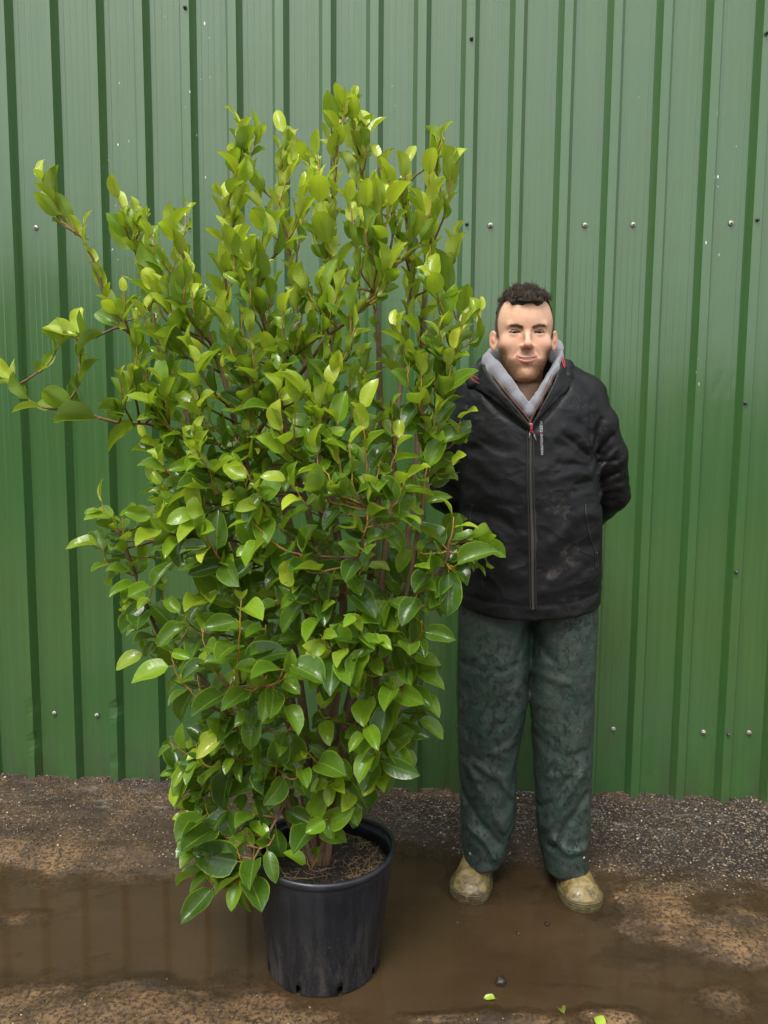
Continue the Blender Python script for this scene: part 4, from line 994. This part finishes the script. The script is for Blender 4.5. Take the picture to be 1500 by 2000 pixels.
# skin
def H(x, y, z): return O+np.array([x, y, z])
O = W_(1030, 649, -.100)
def lz(p): return (np.abs(p[0]-O[0]), p[1]-O[1], p[2]-O[2])
def head(p):
    a, y, z = lz(p); q = (a, y, z)
    f = ell(q, (0, .088, .036), (.0785, .100, .090))
    fr = [(-.136, 0, 0, .014, 0), (-.128, 0, 0, .030, 0), (-.112, 0, 0, .042, 0), (-.09, 0, 0, .0555, 0), (-.065, 0, 0, .0655, 0), (-.035, 0, 0, .0725, 0), (0, 0, 0, .0745, 0), (.04, 0, 0, .0745, 0), (.08, 0, 0, .064, 0)]
    yf = np.interp(z, [-.136, -.125, -.10, -.07, -.035, 0, .03, .06, .085], [.022, .006, .002, -.002, .001, .006, .002, .006, .022])
    yb = np.interp(z, [-.136, -.10, -.06, 0, .08], [.055, .085, .105, .15, .16])
    w_ = np.interp(z, [r_[0] for r_ in fr], [r_[3] for r_ in fr])*(1-.045*sstep(-.03, -.07, z)*sstep(-.13, -.09, z))
    yc = (yf+yb)/2; b = (yb-yf)/2
    g = ((np.abs(a/w_)**2.35+np.abs((y-yc)/b)**2.35)**(1/2.35)-1)*np.minimum(w_, b); g = smax(g, np.maximum(z-.085, -.137-z), .02)
    f = smin(f, g, .018)
    f = smin(f, cone(q, (.004, .006, .019), (.046, .012, .021), .0075, .007), .012)           # brow
    f = smin(f, ell(q, (.044, .025, -.028), (.022, .018, .018)), .024)                        # cheek
    f = smin(f, ell(q, (0, .016, -.116), (.021, .017, .016)), .016)                           # chin
    f = smax(f, -ell(q, (.033, -.006, .002), (.019, .0125, .0105)), .010)                     # socket
    f = smin(f, cone(q, (0, .004, .012), (0, -.017, -.030), .0065, .0085), .008)              # nose
    f = smin(f, ell(q, (0, -.019, -.035), (.0115, .0105, .0095)), .006)
    f = smin(f, ell(q, (.0120, -.008, -.0390), (.0078, .0095, .0072)), .008)
    f = smax(f, -ell(q, (.0070, -.012, -.0475), (.0042, .006, .0034)), .002)
    f = smax(f, -cone(q, (.021, -.004, -.043), (.036, .006, -.066), .0012, .0008), .008)      # smile fold
    # lids with an almond opening
    ex, ez = .0343, .0005
    lid = np.sqrt((a-ex)**2+(y-.0150)**2+(z-ez)**2)-.0148; f = smin(f, lid, .0065)
    up = .0034*(1-np.abs(np.clip((a-ex)/.0150, -1, 1))**3)+.0002; dn = .0027*(1-np.abs(np.clip((a-ex)/.0150, -1, 1))**2.4)+.0003
    op = np.maximum(np.maximum(z-ez-up, ez-z-dn), np.abs(a-ex)-.0142); op = np.maximum(op, y-.012)
    f = smax(f, -op, .0012)
    f = smax(f, -(np.sqrt((a-ex)**2+(y-.0150)**2+(z-ez)**2)-.0122), .0005)
    f = smax(f, -cone(q, (.022, .0, .0078), (.046, .006, .0066), .0011, .0008), .004)         # lid crease
    # mouth
    mz = -.0730+.0085*(a/.03)**2
    my = -.0045+.0125*(a/.031)**2
    f = smin(f, ell(q, (0, .014, -.072), (.030, .016, .018)), .012)
    ul = np.sqrt((y-my-.0005)**2+((z-mz-.0032)*1.15)**2)-(.0029*np.clip(1-(a/.032)**2, .0, 1)+.0004); ul = np.maximum(ul, a-.031)
    ll_ = np.sqrt((y-my)**2+((z-mz+.0066))**2)-(.0054*np.clip(1-(a/.029)**2, .0, 1)+.0006); ll_ = np.maximum(ll_, a-.029)
    f = smin(f, ul, .003); f = smin(f, ll_, .0035)
    sl_ = np.maximum(np.abs(z-mz+.0010)-.0029*np.clip(1-(a/.026)**2, 0, 1), a-.030); sl_ = np.maximum(sl_, y-.012); f = smax(f, -sl_, .0010)
    # ear
    er = math.radians(35); ax, ay, az = a-.0785, y-.074, z+.014
    u = ax*math.sin(er)+ay*math.cos(er); n_ = ax*math.cos(er)-ay*math.sin(er)
    u2 = u*math.cos(.15)-az*math.sin(.15); v2 = u*math.sin(.15)+az*math.cos(.15)
    ear = ell((n_-.006, u2-.006, v2), (0, 0, 0), (.0056, .0175, .0305)); ee = np.sqrt(((u2-.004)/.0125)**2+((v2-.002)/.0225)**2); ear = ear+.0034*np.exp(-((ee-.60)/.28)**2)
    f = smin(f, ear, .005)
    neck = cone(q, (0, .088, -.085), (0, .118, -.27), .056, .062); f = smin(f, neck, .016)
    f = smin(f, ell(q, (0, .070, -.175), (.009, .014, .016)), .02)
    ch = ell(q, (0, .11, -.30), (.15, .10, .085)); f = smin(f, ch, .03)
    return smax(f, -.33-z, .01)
V, F = nets(head, (O[0]-.17, O[1]-.045, O[2]-.34), (O[0]+.17, O[1]+.225, O[2]+.140), .0019)
me = mesh_np('body', V, F); x, y, z = (V-O).T; a = np.abs(x)
nz = fbm(x*60, y*60, z*60, 3, 2); nf = vnoise(x*700, y*700, z*700, 3)
nb_ = fbm(x*180, y*180, z*180, 3, 12); base = np.array([.69, .415, .285])[None]*(1+.07*nz[:, None]*np.array([[.5, 1, 1.2]])+.10*np.minimum(nb_, 0)[:, None])
def lay(mask, col):
    global base
    mask = np.clip(mask, 0, 1)[:, None]; base = base*(1-mask)+np.array(col)*mask
g_ = lambda cx, cz, rx, rz: np.exp(-((a-cx)/rx)**2-((z-cz)/rz)**2)
lay(.26*g_(.048, -.034, .020, .020)*(y < .06), (.56, .22, .16))
lay(.50*g_(0, -.036, .018, .013)*(y < .01), (.56, .20, .15))
lay(.55*sstep(.083, .092, a)*(z > -.07), (.66, .27, .19))
lay(.20*g_(.034, -.012, .016, .005), (.42, .18, .14))
# stubble and beard
jaw = sstep(-.040, -.062, z+.012*sstep(.03, .06, a)*0-.55*np.maximum(a-.045, 0))*sstep(.100, .08, y)*sstep(-.145, -.13, z)
mo = 1-np.exp(-((a)/.030)**4-((z+.073)/.0135)**4)
ck = 1-.99*np.exp(-((a-.031)/.025)**4-((z+.050)/.023)**4); soul = 1-.75*np.exp(-(a/.019)**2-((z+.100)/.013)**2)
beard = jaw*mo*ck*soul*(z > -.14)*sstep(.0795, .0765, a); lay(beard*(.74+.16*nf+.2*nz), (.21, .100, .040))
mus = np.exp(-((z+.056)/.006)**2)*sstep(.034, .02, a)*(y < .02); lay(.26*mus, (.26, .15, .08))
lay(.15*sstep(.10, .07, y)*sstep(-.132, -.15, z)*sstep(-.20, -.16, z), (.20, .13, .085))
# hair stubble on the sides
def hairm(x, y, z):
    a = np.abs(x)
    side = sstep(.047, .060, y+.10*np.maximum(.02-z, 0))*sstep(-.012, .004, z+.25*np.maximum(.088-y, 0)-.0)*sstep(.0, .01, z+.035+.5*np.maximum(y-.11, 0))
    back = sstep(.115, .13, y)*sstep(-.075, -.055, z)
    front = sstep(.0, .008, z-(.074+.026*sstep(.036, .052, a)))
    return np.clip(np.maximum(np.maximum(side, back), front), 0, 1)*sstep(.0835, .0800, a+.0*z)
lay(hairm(x, y, z)*(.90+.1*nf), (.045, .030, .022))
lipm = np.maximum(np.exp(-((z-(-.0730+.0085*(a/.03)**2)-.0028)/.0030)**4), np.exp(-((z-(-.0730+.0085*(a/.03)**2)+.0070)/.0048)**4))*sstep(.0315, .028, a)*(y < .016)
lay(.85*lipm, (.47, .15, .125))
lay(.9*np.exp(-((z-(-.0738+.0085*(a/.03)**2))/.0012)**2)*sstep(.031, .029, a)*(y > -.001)*(y < .02), (.10, .03, .03))
# brows and lash lines
br = np.exp(-((z-(.0145-.10*np.abs(a-.030)*.6+.0045*sstep(.016, .032, a)))/.0040)**2)*sstep(.010, .015, a)*sstep(.054, .045, a)*(y < .03); lay(br*(.85+.15*nf), (.055, .030, .018))
up = .0034*(1-np.abs(np.clip((a-.0343)/.0150, -1, 1))**3)+.0007
lay(.92*np.exp(-((z-.0005-up)/.0017)**2)*(np.abs(a-.0343) < .0155)*(y < .014), (.06, .035, .028))
lay(.35*np.exp(-((z-.0005+up*.8)/.0010)**2)*(np.abs(a-.0343) < .0145)*(y < .014), (.20, .09, .07))
attr(me, 'col', base)
k = M('skin'); v = k.coord('Object'); k.base(k.attr('col')); k.rough(.48); k.set(Subsurface_Weight=.45, Subsurface_Scale=.008, Specular_IOR_Level=.34); k.p.inputs['Subsurface Radius'].default_value = (1, .35, .2)
k.nrm(k.bump(k.noise(v, 420, 3), .0005, .35, k.bump(k.noise(v, 60, 3), .0008, .3))); MSK = k.m
body = link('body', me, MSK, man)
HV, HF, HM = V, F, hairm(x, y, z); HN = np.zeros(len(V)*3, np.float32); me.vertices.foreach_get('normal', HN) if hasattr(me.vertices, 'foreach_get') else None; HN = HN.reshape(-1, 3)
# eyes
def eye(sg):
    c0 = H(sg*.0343, .0150, .0005); bm = bmesh.new(); bmesh.ops.create_uvsphere(bm, u_segments=32, v_segments=24, radius=.0121)
    V = np.array([v_.co[:] for v_ in bm.verts]); Fq = [[v_.index for v_ in f.verts] for f in bm.faces]; bm.free()
    V = V[:, [0, 2, 1]]*np.array([1, -1, 1]); dv = V/.0121; gaze = np.array([0, -1, -.10]); gaze /= np.linalg.norm(gaze); an = np.arccos(np.clip(dv@gaze, -1, 1))
    col = np.where((an < .25)[:, None], (.004, .004, .004), np.where((an < .56)[:, None], (.030, .026, .020), (.26, .20, .165)))
    me = mesh_np('eye', V, Fq); attr(me, 'col', col); o = link('eye', me, MEYE, man); o.location = c0; return o
k = M('eye_surface'); k.base(k.attr('col')); k.rough(.22); k.set(Specular_IOR_Level=.25); MEYE = k.m
eye(1); eye(-1)
# teeth
P = np.array([H(t, -.0030+.0125*(t/.031)**2+.0025, -.0724+.0085*(t/.03)**2) for t in np.linspace(-.0175, .0175, 11)])
V_, F_ = boxes(P[:-1]*.5+P[1:]*.5, [(P[i+1]-P[i])/np.linalg.norm(P[i+1]-P[i]) for i in range(10)], [np.array([0, 0, 1.])]*10, (.00168, .0016, .0030))
kk = M('teeth_enamel'); kk.set(Base_Color=(.72, .68, .60), Roughness=.25); link('teeth', mesh_np('teeth', V_, F_, False), kk.m, man)
# ---- hair and beard strands
def strands(name, P, w0, col, mat, parent, taper=.35):
    N_, K, _ = P.shape; T = np.gradient(P, axis=1); T /= np.linalg.norm(T, axis=2, keepdims=True)+1e-9
    a1 = np.cross(T, np.array([.3, .5, .81])); a1 /= np.linalg.norm(a1, axis=2, keepdims=True)+1e-9; a2 = np.cross(T, a1)
    wv = (w0*np.linspace(1, taper, K))[None, :, None] if np.isscalar(w0) else (w0[:, None]*np.linspace(1, taper, K))[:, :, None]
    V = np.stack([P+(a1*math.cos(q)+a2*math.sin(q))*wv for q in (0, 2.094, 4.189)], 2).reshape(-1, 3)
    base_ = (np.arange(N_)[:, None, None]*K+np.arange(K-1)[None, :, None])*3
    F = np.stack([np.broadcast_to(base_+j, (N_, K-1, 1))[..., 0] for j in range(3)], -1)
    Fq = np.stack([np.stack([F[..., j], F[..., (j+1) % 3], F[..., (j+1) % 3]+3, F[..., j]+3], -1) for j in range(3)], 2).reshape(-1, 4)
    me = mesh_np(name, V, Fq); attr(me, 'col', np.repeat(col, K*3, 0)); return link(name, me, mat, parent)
k = M('hair'); k.base(k.attr('col')); k.rough(.42); k.set(Specular_IOR_Level=.5); MH = k.m
q = np.random.default_rng(5); lx, ly, lzv = (HV-O).T
top = np.where((HM > .6) & (lzv > .078) & (ly < .19) & (np.abs(lx) < .060))[0]
def capf(p):
    a, y, z = lz(p); xs = p[0]-O[0]
    f = head(p)-.0085*sstep(.085, .115, z)*sstep(.078, .056, a)-.0015
    f = f-.0045*np.abs(fbm(xs*55, y*55, z*55, 2, 31))-.004*vnoise(xs*38, y*38, z*30, 32)
    cut = np.maximum(.073+.005*vnoise(xs*75, 0, 0, 9)+.020*sstep(.040, .054, a)-.03*sstep(.05, .09, y)-z, -1)
    return smax(f, cut, .006)
V_, F_ = nets(capf, (O[0]-.10, O[1]-.03, O[2]+.05), (O[0]+.10, O[1]+.22, O[2]+.16), .0024)
kk = M('hair_mass'); kk.set(Base_Color=(.022, .014, .010), Roughness=.6); kk.nrm(kk.bump(kk.noise(kk.coord('Object', (1, 1, .6)), 260, 3, .6, 1.5), .003, 1.0))
hair = link('hair', mesh_np('hair', V_, F_), kk.m, man)
N_ = 7000; K = 8; ci = q.integers(0, 150, N_); seeds = top[q.integers(0, len(top), 150)]; root = HV[seeds][ci]+q.normal(0, .0055, (N_, 3)); nn = HN[seeds][ci]
root[:, 2] = np.maximum(root[:, 2], O[2]+.084)
root = root+nn*.0085; P = np.zeros((N_, K, 3)); P[:, 0] = root
ph = q.uniform(0, 6.28, 150)[ci]; cr = q.uniform(.0030, .0050, 150)[ci]
fw = np.stack([q.normal(0, .25, 150)[ci]+(root[:, 0]-O[0])*3, -np.ones(N_), np.zeros(N_)], 1)
for j in range(1, K):
    s_ = j/(K-1); d = nn*(1.0-s_*1.4)*.8+fw*(.35+.6*s_)+np.array([0, 0, -1.0*s_**2])[None]*(1+1.2*sstep(.095, .084, root[:, 2]-O[2]))[:, None]+q.normal(0, .10, (N_, 3)); d /= np.linalg.norm(d, axis=1)[:, None]
    ln = .0024*(.8+.5*((ci*7919) % 100)/100)*(1-.55*sstep(.046, .062, np.abs(root[:, 0]-O[0])))
    sw_ = np.stack([np.cos(ph+s_*7.5), 0*ph, np.sin(ph+s_*7.5)], 1)*cr[:, None]*.42
    P[:, j] = P[:, j-1]+d*ln[:, None]+sw_*.6
hc = np.array([.050, .031, .020])*q.uniform(.25, 2.3, 150)[ci][:, None]*q.uniform(.6, 1.5, (N_, 1))
tag(strands('hair_strands', P, .00060, hc, MH, hair), kind='stuff')
sd_ = np.where((HM > .5) & (lzv > -.01) & (lzv < .098) & (ly < .15))[0]; sd_ = sd_[q.integers(0, len(sd_), 3000)]
d = HN[sd_]*.7+np.array([0, -.35, -.5]); P = HV[sd_][:, None, :]+d[:, None, :]*np.linspace(-.0005, .0042, 3)[None, :, None]
tag(strands('cropped_sides', P, .00030, np.array([.034, .022, .016])*q.uniform(.6, 1.6, (3000, 1)), MH, hair), kind='stuff')
bi = np.where(beard*.9+mus*.3 > q.uniform(.15, .9, len(HV)))[0]; bi = bi[q.integers(0, len(bi), 7500)]
d = HN[bi]*.55+np.array([0, -.1, -.75])+q.normal(0, .22, (7500, 3)); P = HV[bi][:, None, :]+d[:, None, :]*np.linspace(-.0004, .0036, 3)[None, :, None]
tag(strands('beard', P, .00024, np.array([.24, .115, .045])*q.uniform(.4, 1.6, (7500, 1)), MH, man), kind='stuff')
eb = np.where((br > .35))[0]; eb = eb[q.integers(0, len(eb), 500)]
d = HN[eb]*.35+np.stack([np.sign(HV[eb][:, 0]-O[0])*.8, 0*eb, .2+0*eb], 1); P = HV[eb][:, None, :]+d[:, None, :]*np.linspace(0, .0050, 3)[None, :, None]
tag(strands('eyebrows', P, .00022, np.array([.05, .03, .02])*q.uniform(.6, 1.6, (500, 1)), MH, man), kind='stuff')

# ---------------- grey hooded top
def hoodie(p):
    PL = [W_(1033, 806, -.118), W_(1014, 782, -.112), W_(990, 752, -.095), W_(971, 726, -.062), W_(962, 706, .005), W_(970, 694, .065), W_(1000, 694, .105), W_(1030, 698, .118)]
    PR = [W_(1033, 806, -.118), W_(1046, 784, -.112), W_(1062, 752, -.095), W_(1077, 722, -.062), W_(1085, 698, .005), W_(1083, 680, .060), W_(1065, 690, .095), W_(1030, 698, .118)]
    R1 = [.013, .017, .0225, .0265, .0265, .026, .028, .030]; R2 = [.012, .014, .0160, .0185, .0185, .022, .028, .030]
    f = smin(chain(p, PL, R1, .016), chain(p, PR, R2, .016), .012)
    c = W_(1033, 800, -.02); f = smin(f, ell(p, (c[0], c[1]+.005, c[2]-.060), (.14, .098, .075)), .012)
    zv = W_(1031, 788, -.10)[2]; f = smax(f, -np.maximum(np.abs(p[0]-W_(1031, 788, -.1)[0])*.82-(p[2]-zv)*.57, p[1]-(YM+.02)), .006)
    f = f-.0022*spread(p, 2.2, 5, 26, 41, 2)*(p[0] < O[0])-.0016*spread(p, -2.2, 5, 26, 43, 2)*(p[0] >= O[0])-.0015*fbm(p[0]*60, p[1]*60, p[2]*60, 2, 3)
    return f
V, F = nets(hoodie, (O[0]-.16, YM-.17, O[2]-.28), (O[0]+.16, YM+.17, O[2]+.02), .0030)
k = M('grey_jersey'); v = k.coord('Object'); k.base(k.mix(k.ramp(k.noise(v, 500, 2), [(.35, 0.0), (.65, 1.0)]), (.17, .17, .195), (.245, .245, .275))); k.rough(.9); k.set(Sheen_Weight=.3, Sheen_Roughness=.5); k.nrm(k.bump(k.noise(v, 700, 2), .0008, .6, k.bump(k.noise(v, 45, 4), .004, .5)))
me = mesh_np('hooded_top', V, F); hd = link('hooded_top', me, k.m, man); BH = bvh(me)
P, n_ = hit(BH, 1046, 768); disc('eyelet', P, n_, .0042, .0016, MMET, hd, 16, .55)
# black tee in the V of the neck
def tee(p): 
    c = W_(1031, 790, -.06); return ell(p, (c[0], c[1]-.010, c[2]-.038), (.035, .034, .045))
V, F = nets(tee, W_(1031, 790, -.06)-.09, W_(1031, 790, -.06)+.09, .004); kk = M('black_cotton'); kk.set(Base_Color=(.012, .012, .013), Roughness=.9); link('t_shirt', mesh_np('t_shirt', V, F), kk.m, man)

# ---------------- jacket collar, rolled hood, cords
def fill(A_, B_, n=48, m_=8, bulge=.0015):
    A_ = spline(A_, n); B_ = spline(B_, n); V = []
    for i in range(n):
        for j in range(m_):
            t = j/(m_-1); p = A_[i]*(1-t)+B_[i]*t; c = W_(1033, 760, .02); o_ = np.array([p[0]-c[0], p[1]-c[1], 0]); o_ /= np.linalg.norm(o_)
            V.append(p+o_*bulge*math.sin(math.pi*t)+o_*.0022*float(vnoise(i*.45, j*.6, 0, 3)))
    I = np.arange(n*m_).reshape(n, m_); return np.array(V), np.stack([I[:-1, :-1], I[:-1, 1:], I[1:, 1:], I[1:, :-1]], -1).reshape(-1, 4)
topL = [W_(*a) for a in ((1035,832,-.142),(1014,806,-.142),(989,776,-.135),(966,748,-.112),(951,725,-.070),(946,712,-.015),(955,706,.055),(990,704,.112),(1031,704,.130))]
botL = [W_(*a) for a in ((1034,842,-.138),(1010,820,-.138),(977,792,-.128),(948,770,-.100),(927,760,-.060),(922,750,-.01),(930,742,.045),(975,735,.115),(1031,735,.140))]
topR = [W_(*a) for a in ((1038,832,-.142),(1052,806,-.142),(1068,776,-.135),(1082,748,-.112),(1092,722,-.070),(1100,706,-.015),(1098,702,.055),(1070,704,.112),(1031,704,.130))]
botR = [W_(*a) for a in ((1039,842,-.138),(1053,820,-.138),(1079,790,-.128),(1104,766,-.100),(1122,752,-.060),(1134,746,-.01),(1130,740,.045),(1088,735,.115),(1031,735,.140))]
for T_, B_ in ((topL, botL), (topR, botR)):
    V, F = fill(T_, B_); o = link('collar', mesh_np('collar', V, F), MJ, jk); sm = o.modifiers.new('t', 'SOLIDIFY'); sm.thickness = .0045; sm.offset = 0
kk = M('brown_piping'); kk.set(Base_Color=(.14, .050, .028), Roughness=.8); MBR = kk.m
for T_, sg in ((topL, 1), (topR, -1)):
    Q = spline(T_[:6], 60)
    teeth(Q+np.array([0, -.0045, .0]), .0030, jk, MTEETH, (.0009, .0009, .0007), .0004)
    Q2 = Q+np.array([sg*.0085, .006, .004]); V_, F_ = tube(Q2, .0019, 8); link('piping', mesh_np('piping', V_, clean_quads(F_)), MBR, jk)
    Q3 = Q+np.array([sg*.0135, .004, .008]); teeth(Q3[8:], .0030, jk, MTEETH, (.0009, .0009, .0007), .0004)
def rhood(p):
    f = chain(p, [W_(924, 752, -.045), W_(930, 738, -.005), W_(950, 724, .06), W_(1031, 722, .160), W_(1080, 720, .09), W_(1100, 722, .01), W_(1108, 738, -.045)], [.012, .0235, .030, .034, .030, .0215, .011], .02)
    return f-.008*spread(p, .7, 10, 24, 51, 2)-.003*fbm(p[0]*50, p[1]*50, p[2]*50, 2, 5)
V, F = nets(rhood, (O[0]-.22, YM-.10, O[2]-.22), (O[0]+.20, YM+.24, O[2]+.01), .0034); link('rolled_hood', mesh_np('rolled_hood', V, F), MJ, jk)
kk = M('red_cord'); kk.set(Base_Color=(.34, .035, .045), Roughness=.6); MRED = kk.m
for pts in ([(914,729,-.055),(919,737,-.065),(930,746,-.072),(947,754,-.078)], [(914,729,-.055),(925,734,-.07),(935,741,-.072)], [(1099,697,-.03),(1098,705,-.045),(1103,719,-.055)], [(1099,697,-.03),(1102,706,-.045),(1104,716,-.050)]):
    Q = spline([W_(*a) for a in pts], 12); V_, F_ = tube(Q, .0016, 6); link('drawcord', mesh_np('drawcord', V_, clean_quads(F_)), MRED, jk)
# slider, red pull, cord ends
P0, n_ = hit(BJ, 1036, 836, .004); V_, F_ = boxes([P0+np.array([0, -.004, .004])], [np.array([1., 0, 0])], [np.array([0, 0, 1.])], (.0042, .003, .008)); sld = link('zip_slider', mesh_np('zip_slider', V_, F_, False), MMET, zp)
bv = sld.modifiers.new('b', 'BEVEL'); bv.width = .001
pc = np.array([hit(BJ, a, b, .008)[0] for a, b in ((1037, 830), (1037, 841), (1034, 846), (1033, 856), (1037, 842), (1042, 849), (1046, 860))]); pc[:, 1] = pc[:, 1].min()-.002
V_, F_ = tube(spline(pc[:2], 6), .0038, 8); link('zip_pull', mesh_np('zip_pull', V_, clean_quads(F_)), MRED, zp)
for a, b in ((2, 3), (5, 6)):
    V_, F_ = tube(np.array([pc[1], pc[a]]), .0016, 6); link('pull_cord', mesh_np('pull_cord', V_, clean_quads(F_)), MRED, zp)
    V_, F_ = tube(np.array([pc[a], pc[b]]), .0016, 6); kk = bpy.data.materials.get('grey_cord') 
    if kk is None: kk = M('grey_cord'); kk.set(Base_Color=(.22, .22, .22), Roughness=.6); kk = kk.m
    link('cord_end', mesh_np('cord_end', V_, clean_quads(F_)), kk, zp)
# pocket zips
for pts in ([(1143, 985), (1146, 1020), (1153, 1052), (1162, 1080), (1164, 1112)], [(923, 985), (919, 1010), (916, 1050), (910, 1085)]):
    P, N = strip(BJ, pts, 0, .0004, 40); V_, F_ = tube(P, .0022, 6); link('pocket_zip', mesh_np('pocket_zip', V_, clean_quads(F_)), MTAPE, jk)
P, N = strip(BJ, [(1163, 1078), (1165, 1092), (1165, 1110)], 0, .004, 8); V_, F_ = tube(P, .0022, 6); link('pocket_pull', mesh_np('pocket_pull', V_, clean_quads(F_)), MTAPE, jk)
# chest lettering, read from top to bottom
def text_mesh(s):
    cu = bpy.data.curves.new('lettering', 'FONT'); cu.body = s; cu.size = 1; cu.extrude = 0; cu.resolution_u = 3
    o = bpy.data.objects.new('lettering_tmp', cu); C.objects.link(o); dg = bpy.context.evaluated_depsgraph_get(); m2 = bpy.data.meshes.new_from_object(o.evaluated_get(dg))
    V = np.array([v_.co[:] for v_ in m2.vertices]); Fq = [tuple(p_.vertices) for p_ in m2.polygons]; bpy.data.objects.remove(o); bpy.data.meshes.remove(m2); return V, Fq
kk = M('silver_print'); kk.set(Base_Color=(.50, .50, .49), Roughness=.5); MPR = kk.m
def lettering(s, y0, y1, x0, hpx, mat, bold=0):
    V, Fq = text_mesh(s); mn, mx = V[:, 0].min(), V[:, 0].max(); P = []
    for q_ in V:
        t = (q_[0]-mn)/(mx-mn); py = y0+(y1-y0)*t; px = x0+(py-822)*.03+hpx*(q_[1]/.72)   # letter tops face right
        p, n_ = hit(BJ, px, py, 0); P.append(p)
    P = np.array(P); P[:, 1] = np.minimum(P[:, 1], 0)-.0020
    o = link('lettering', mesh_np('lettering', P, Fq, False), mat, jk); so_ = o.modifiers.new('t', 'SOLIDIFY'); so_.thickness = .0006; so_.offset = 0
lettering('MUSTO', 823, 844, 1053.6, 5.6, MPR); lettering('EVOLUTION', 849, 888, 1054.4, 4.6, MPR)
lettering('I', 845.6, 846.9, 1054, 5.0, MRED)

# ---------------- hands clasped behind the back
def hand(sg):
    X = lambda x: 1033+sg*(x-1033)
    w0 = W_(X(1085), 1020, .205); pc_ = np.array([MROOT_[0]+sg*.012, YM+.222, w0[2]-.012]); dirv = pc_-w0; dirv /= np.linalg.norm(dirv); dn_ = np.array([0, .15, -1.]); bk = np.cross(dirv, dn_)*sg; bk /= np.linalg.norm(bk)
    def f(p):
        f = chain(p, [w0-dirv*.03, w0+dirv*.01, w0+dirv*.05], [.028, .026, .030], .02)
        f = smin(f, ell(p, w0+dirv*.045+dn_*.01, (.042, .020, .038)), .02)
        for i, (L, off) in enumerate(((.072, -.026), (.080, -.008), (.075, .010), (.060, .027))):
            b0 = w0+dirv*.065+dn_*off; a1 = b0+dirv*L*.42+bk*0+np.array([0, .006, 0]); a2 = a1+dirv*L*.22+np.array([0, -.014, -.012]); a3 = a2-dirv*L*.10+np.array([0, -.016, -.012])
            f = smin(f, chain(p, [b0, a1, a2, a3], [.0098, .0090, .0080, .0068], .003), .004)
        t0 = w0+dirv*.012-dn_*.018; f = smin(f, chain(p, [t0, t0+dirv*.03-dn_*.016, t0+dirv*.058-dn_*.014+np.array([0, -.008, 0])], [.012, .0105, .0085], .005), .006)
        return f
    lo = np.minimum(w0, pc_)-.10; hi = np.maximum(w0, pc_)+.10; V, F = nets(f, lo, hi, .0030)
    me = mesh_np('hand', V, F); attr(me, 'col', np.tile([.56, .33, .24], (len(V), 1))); link('hand', me, MSK, man)
hand(1); hand(-1)
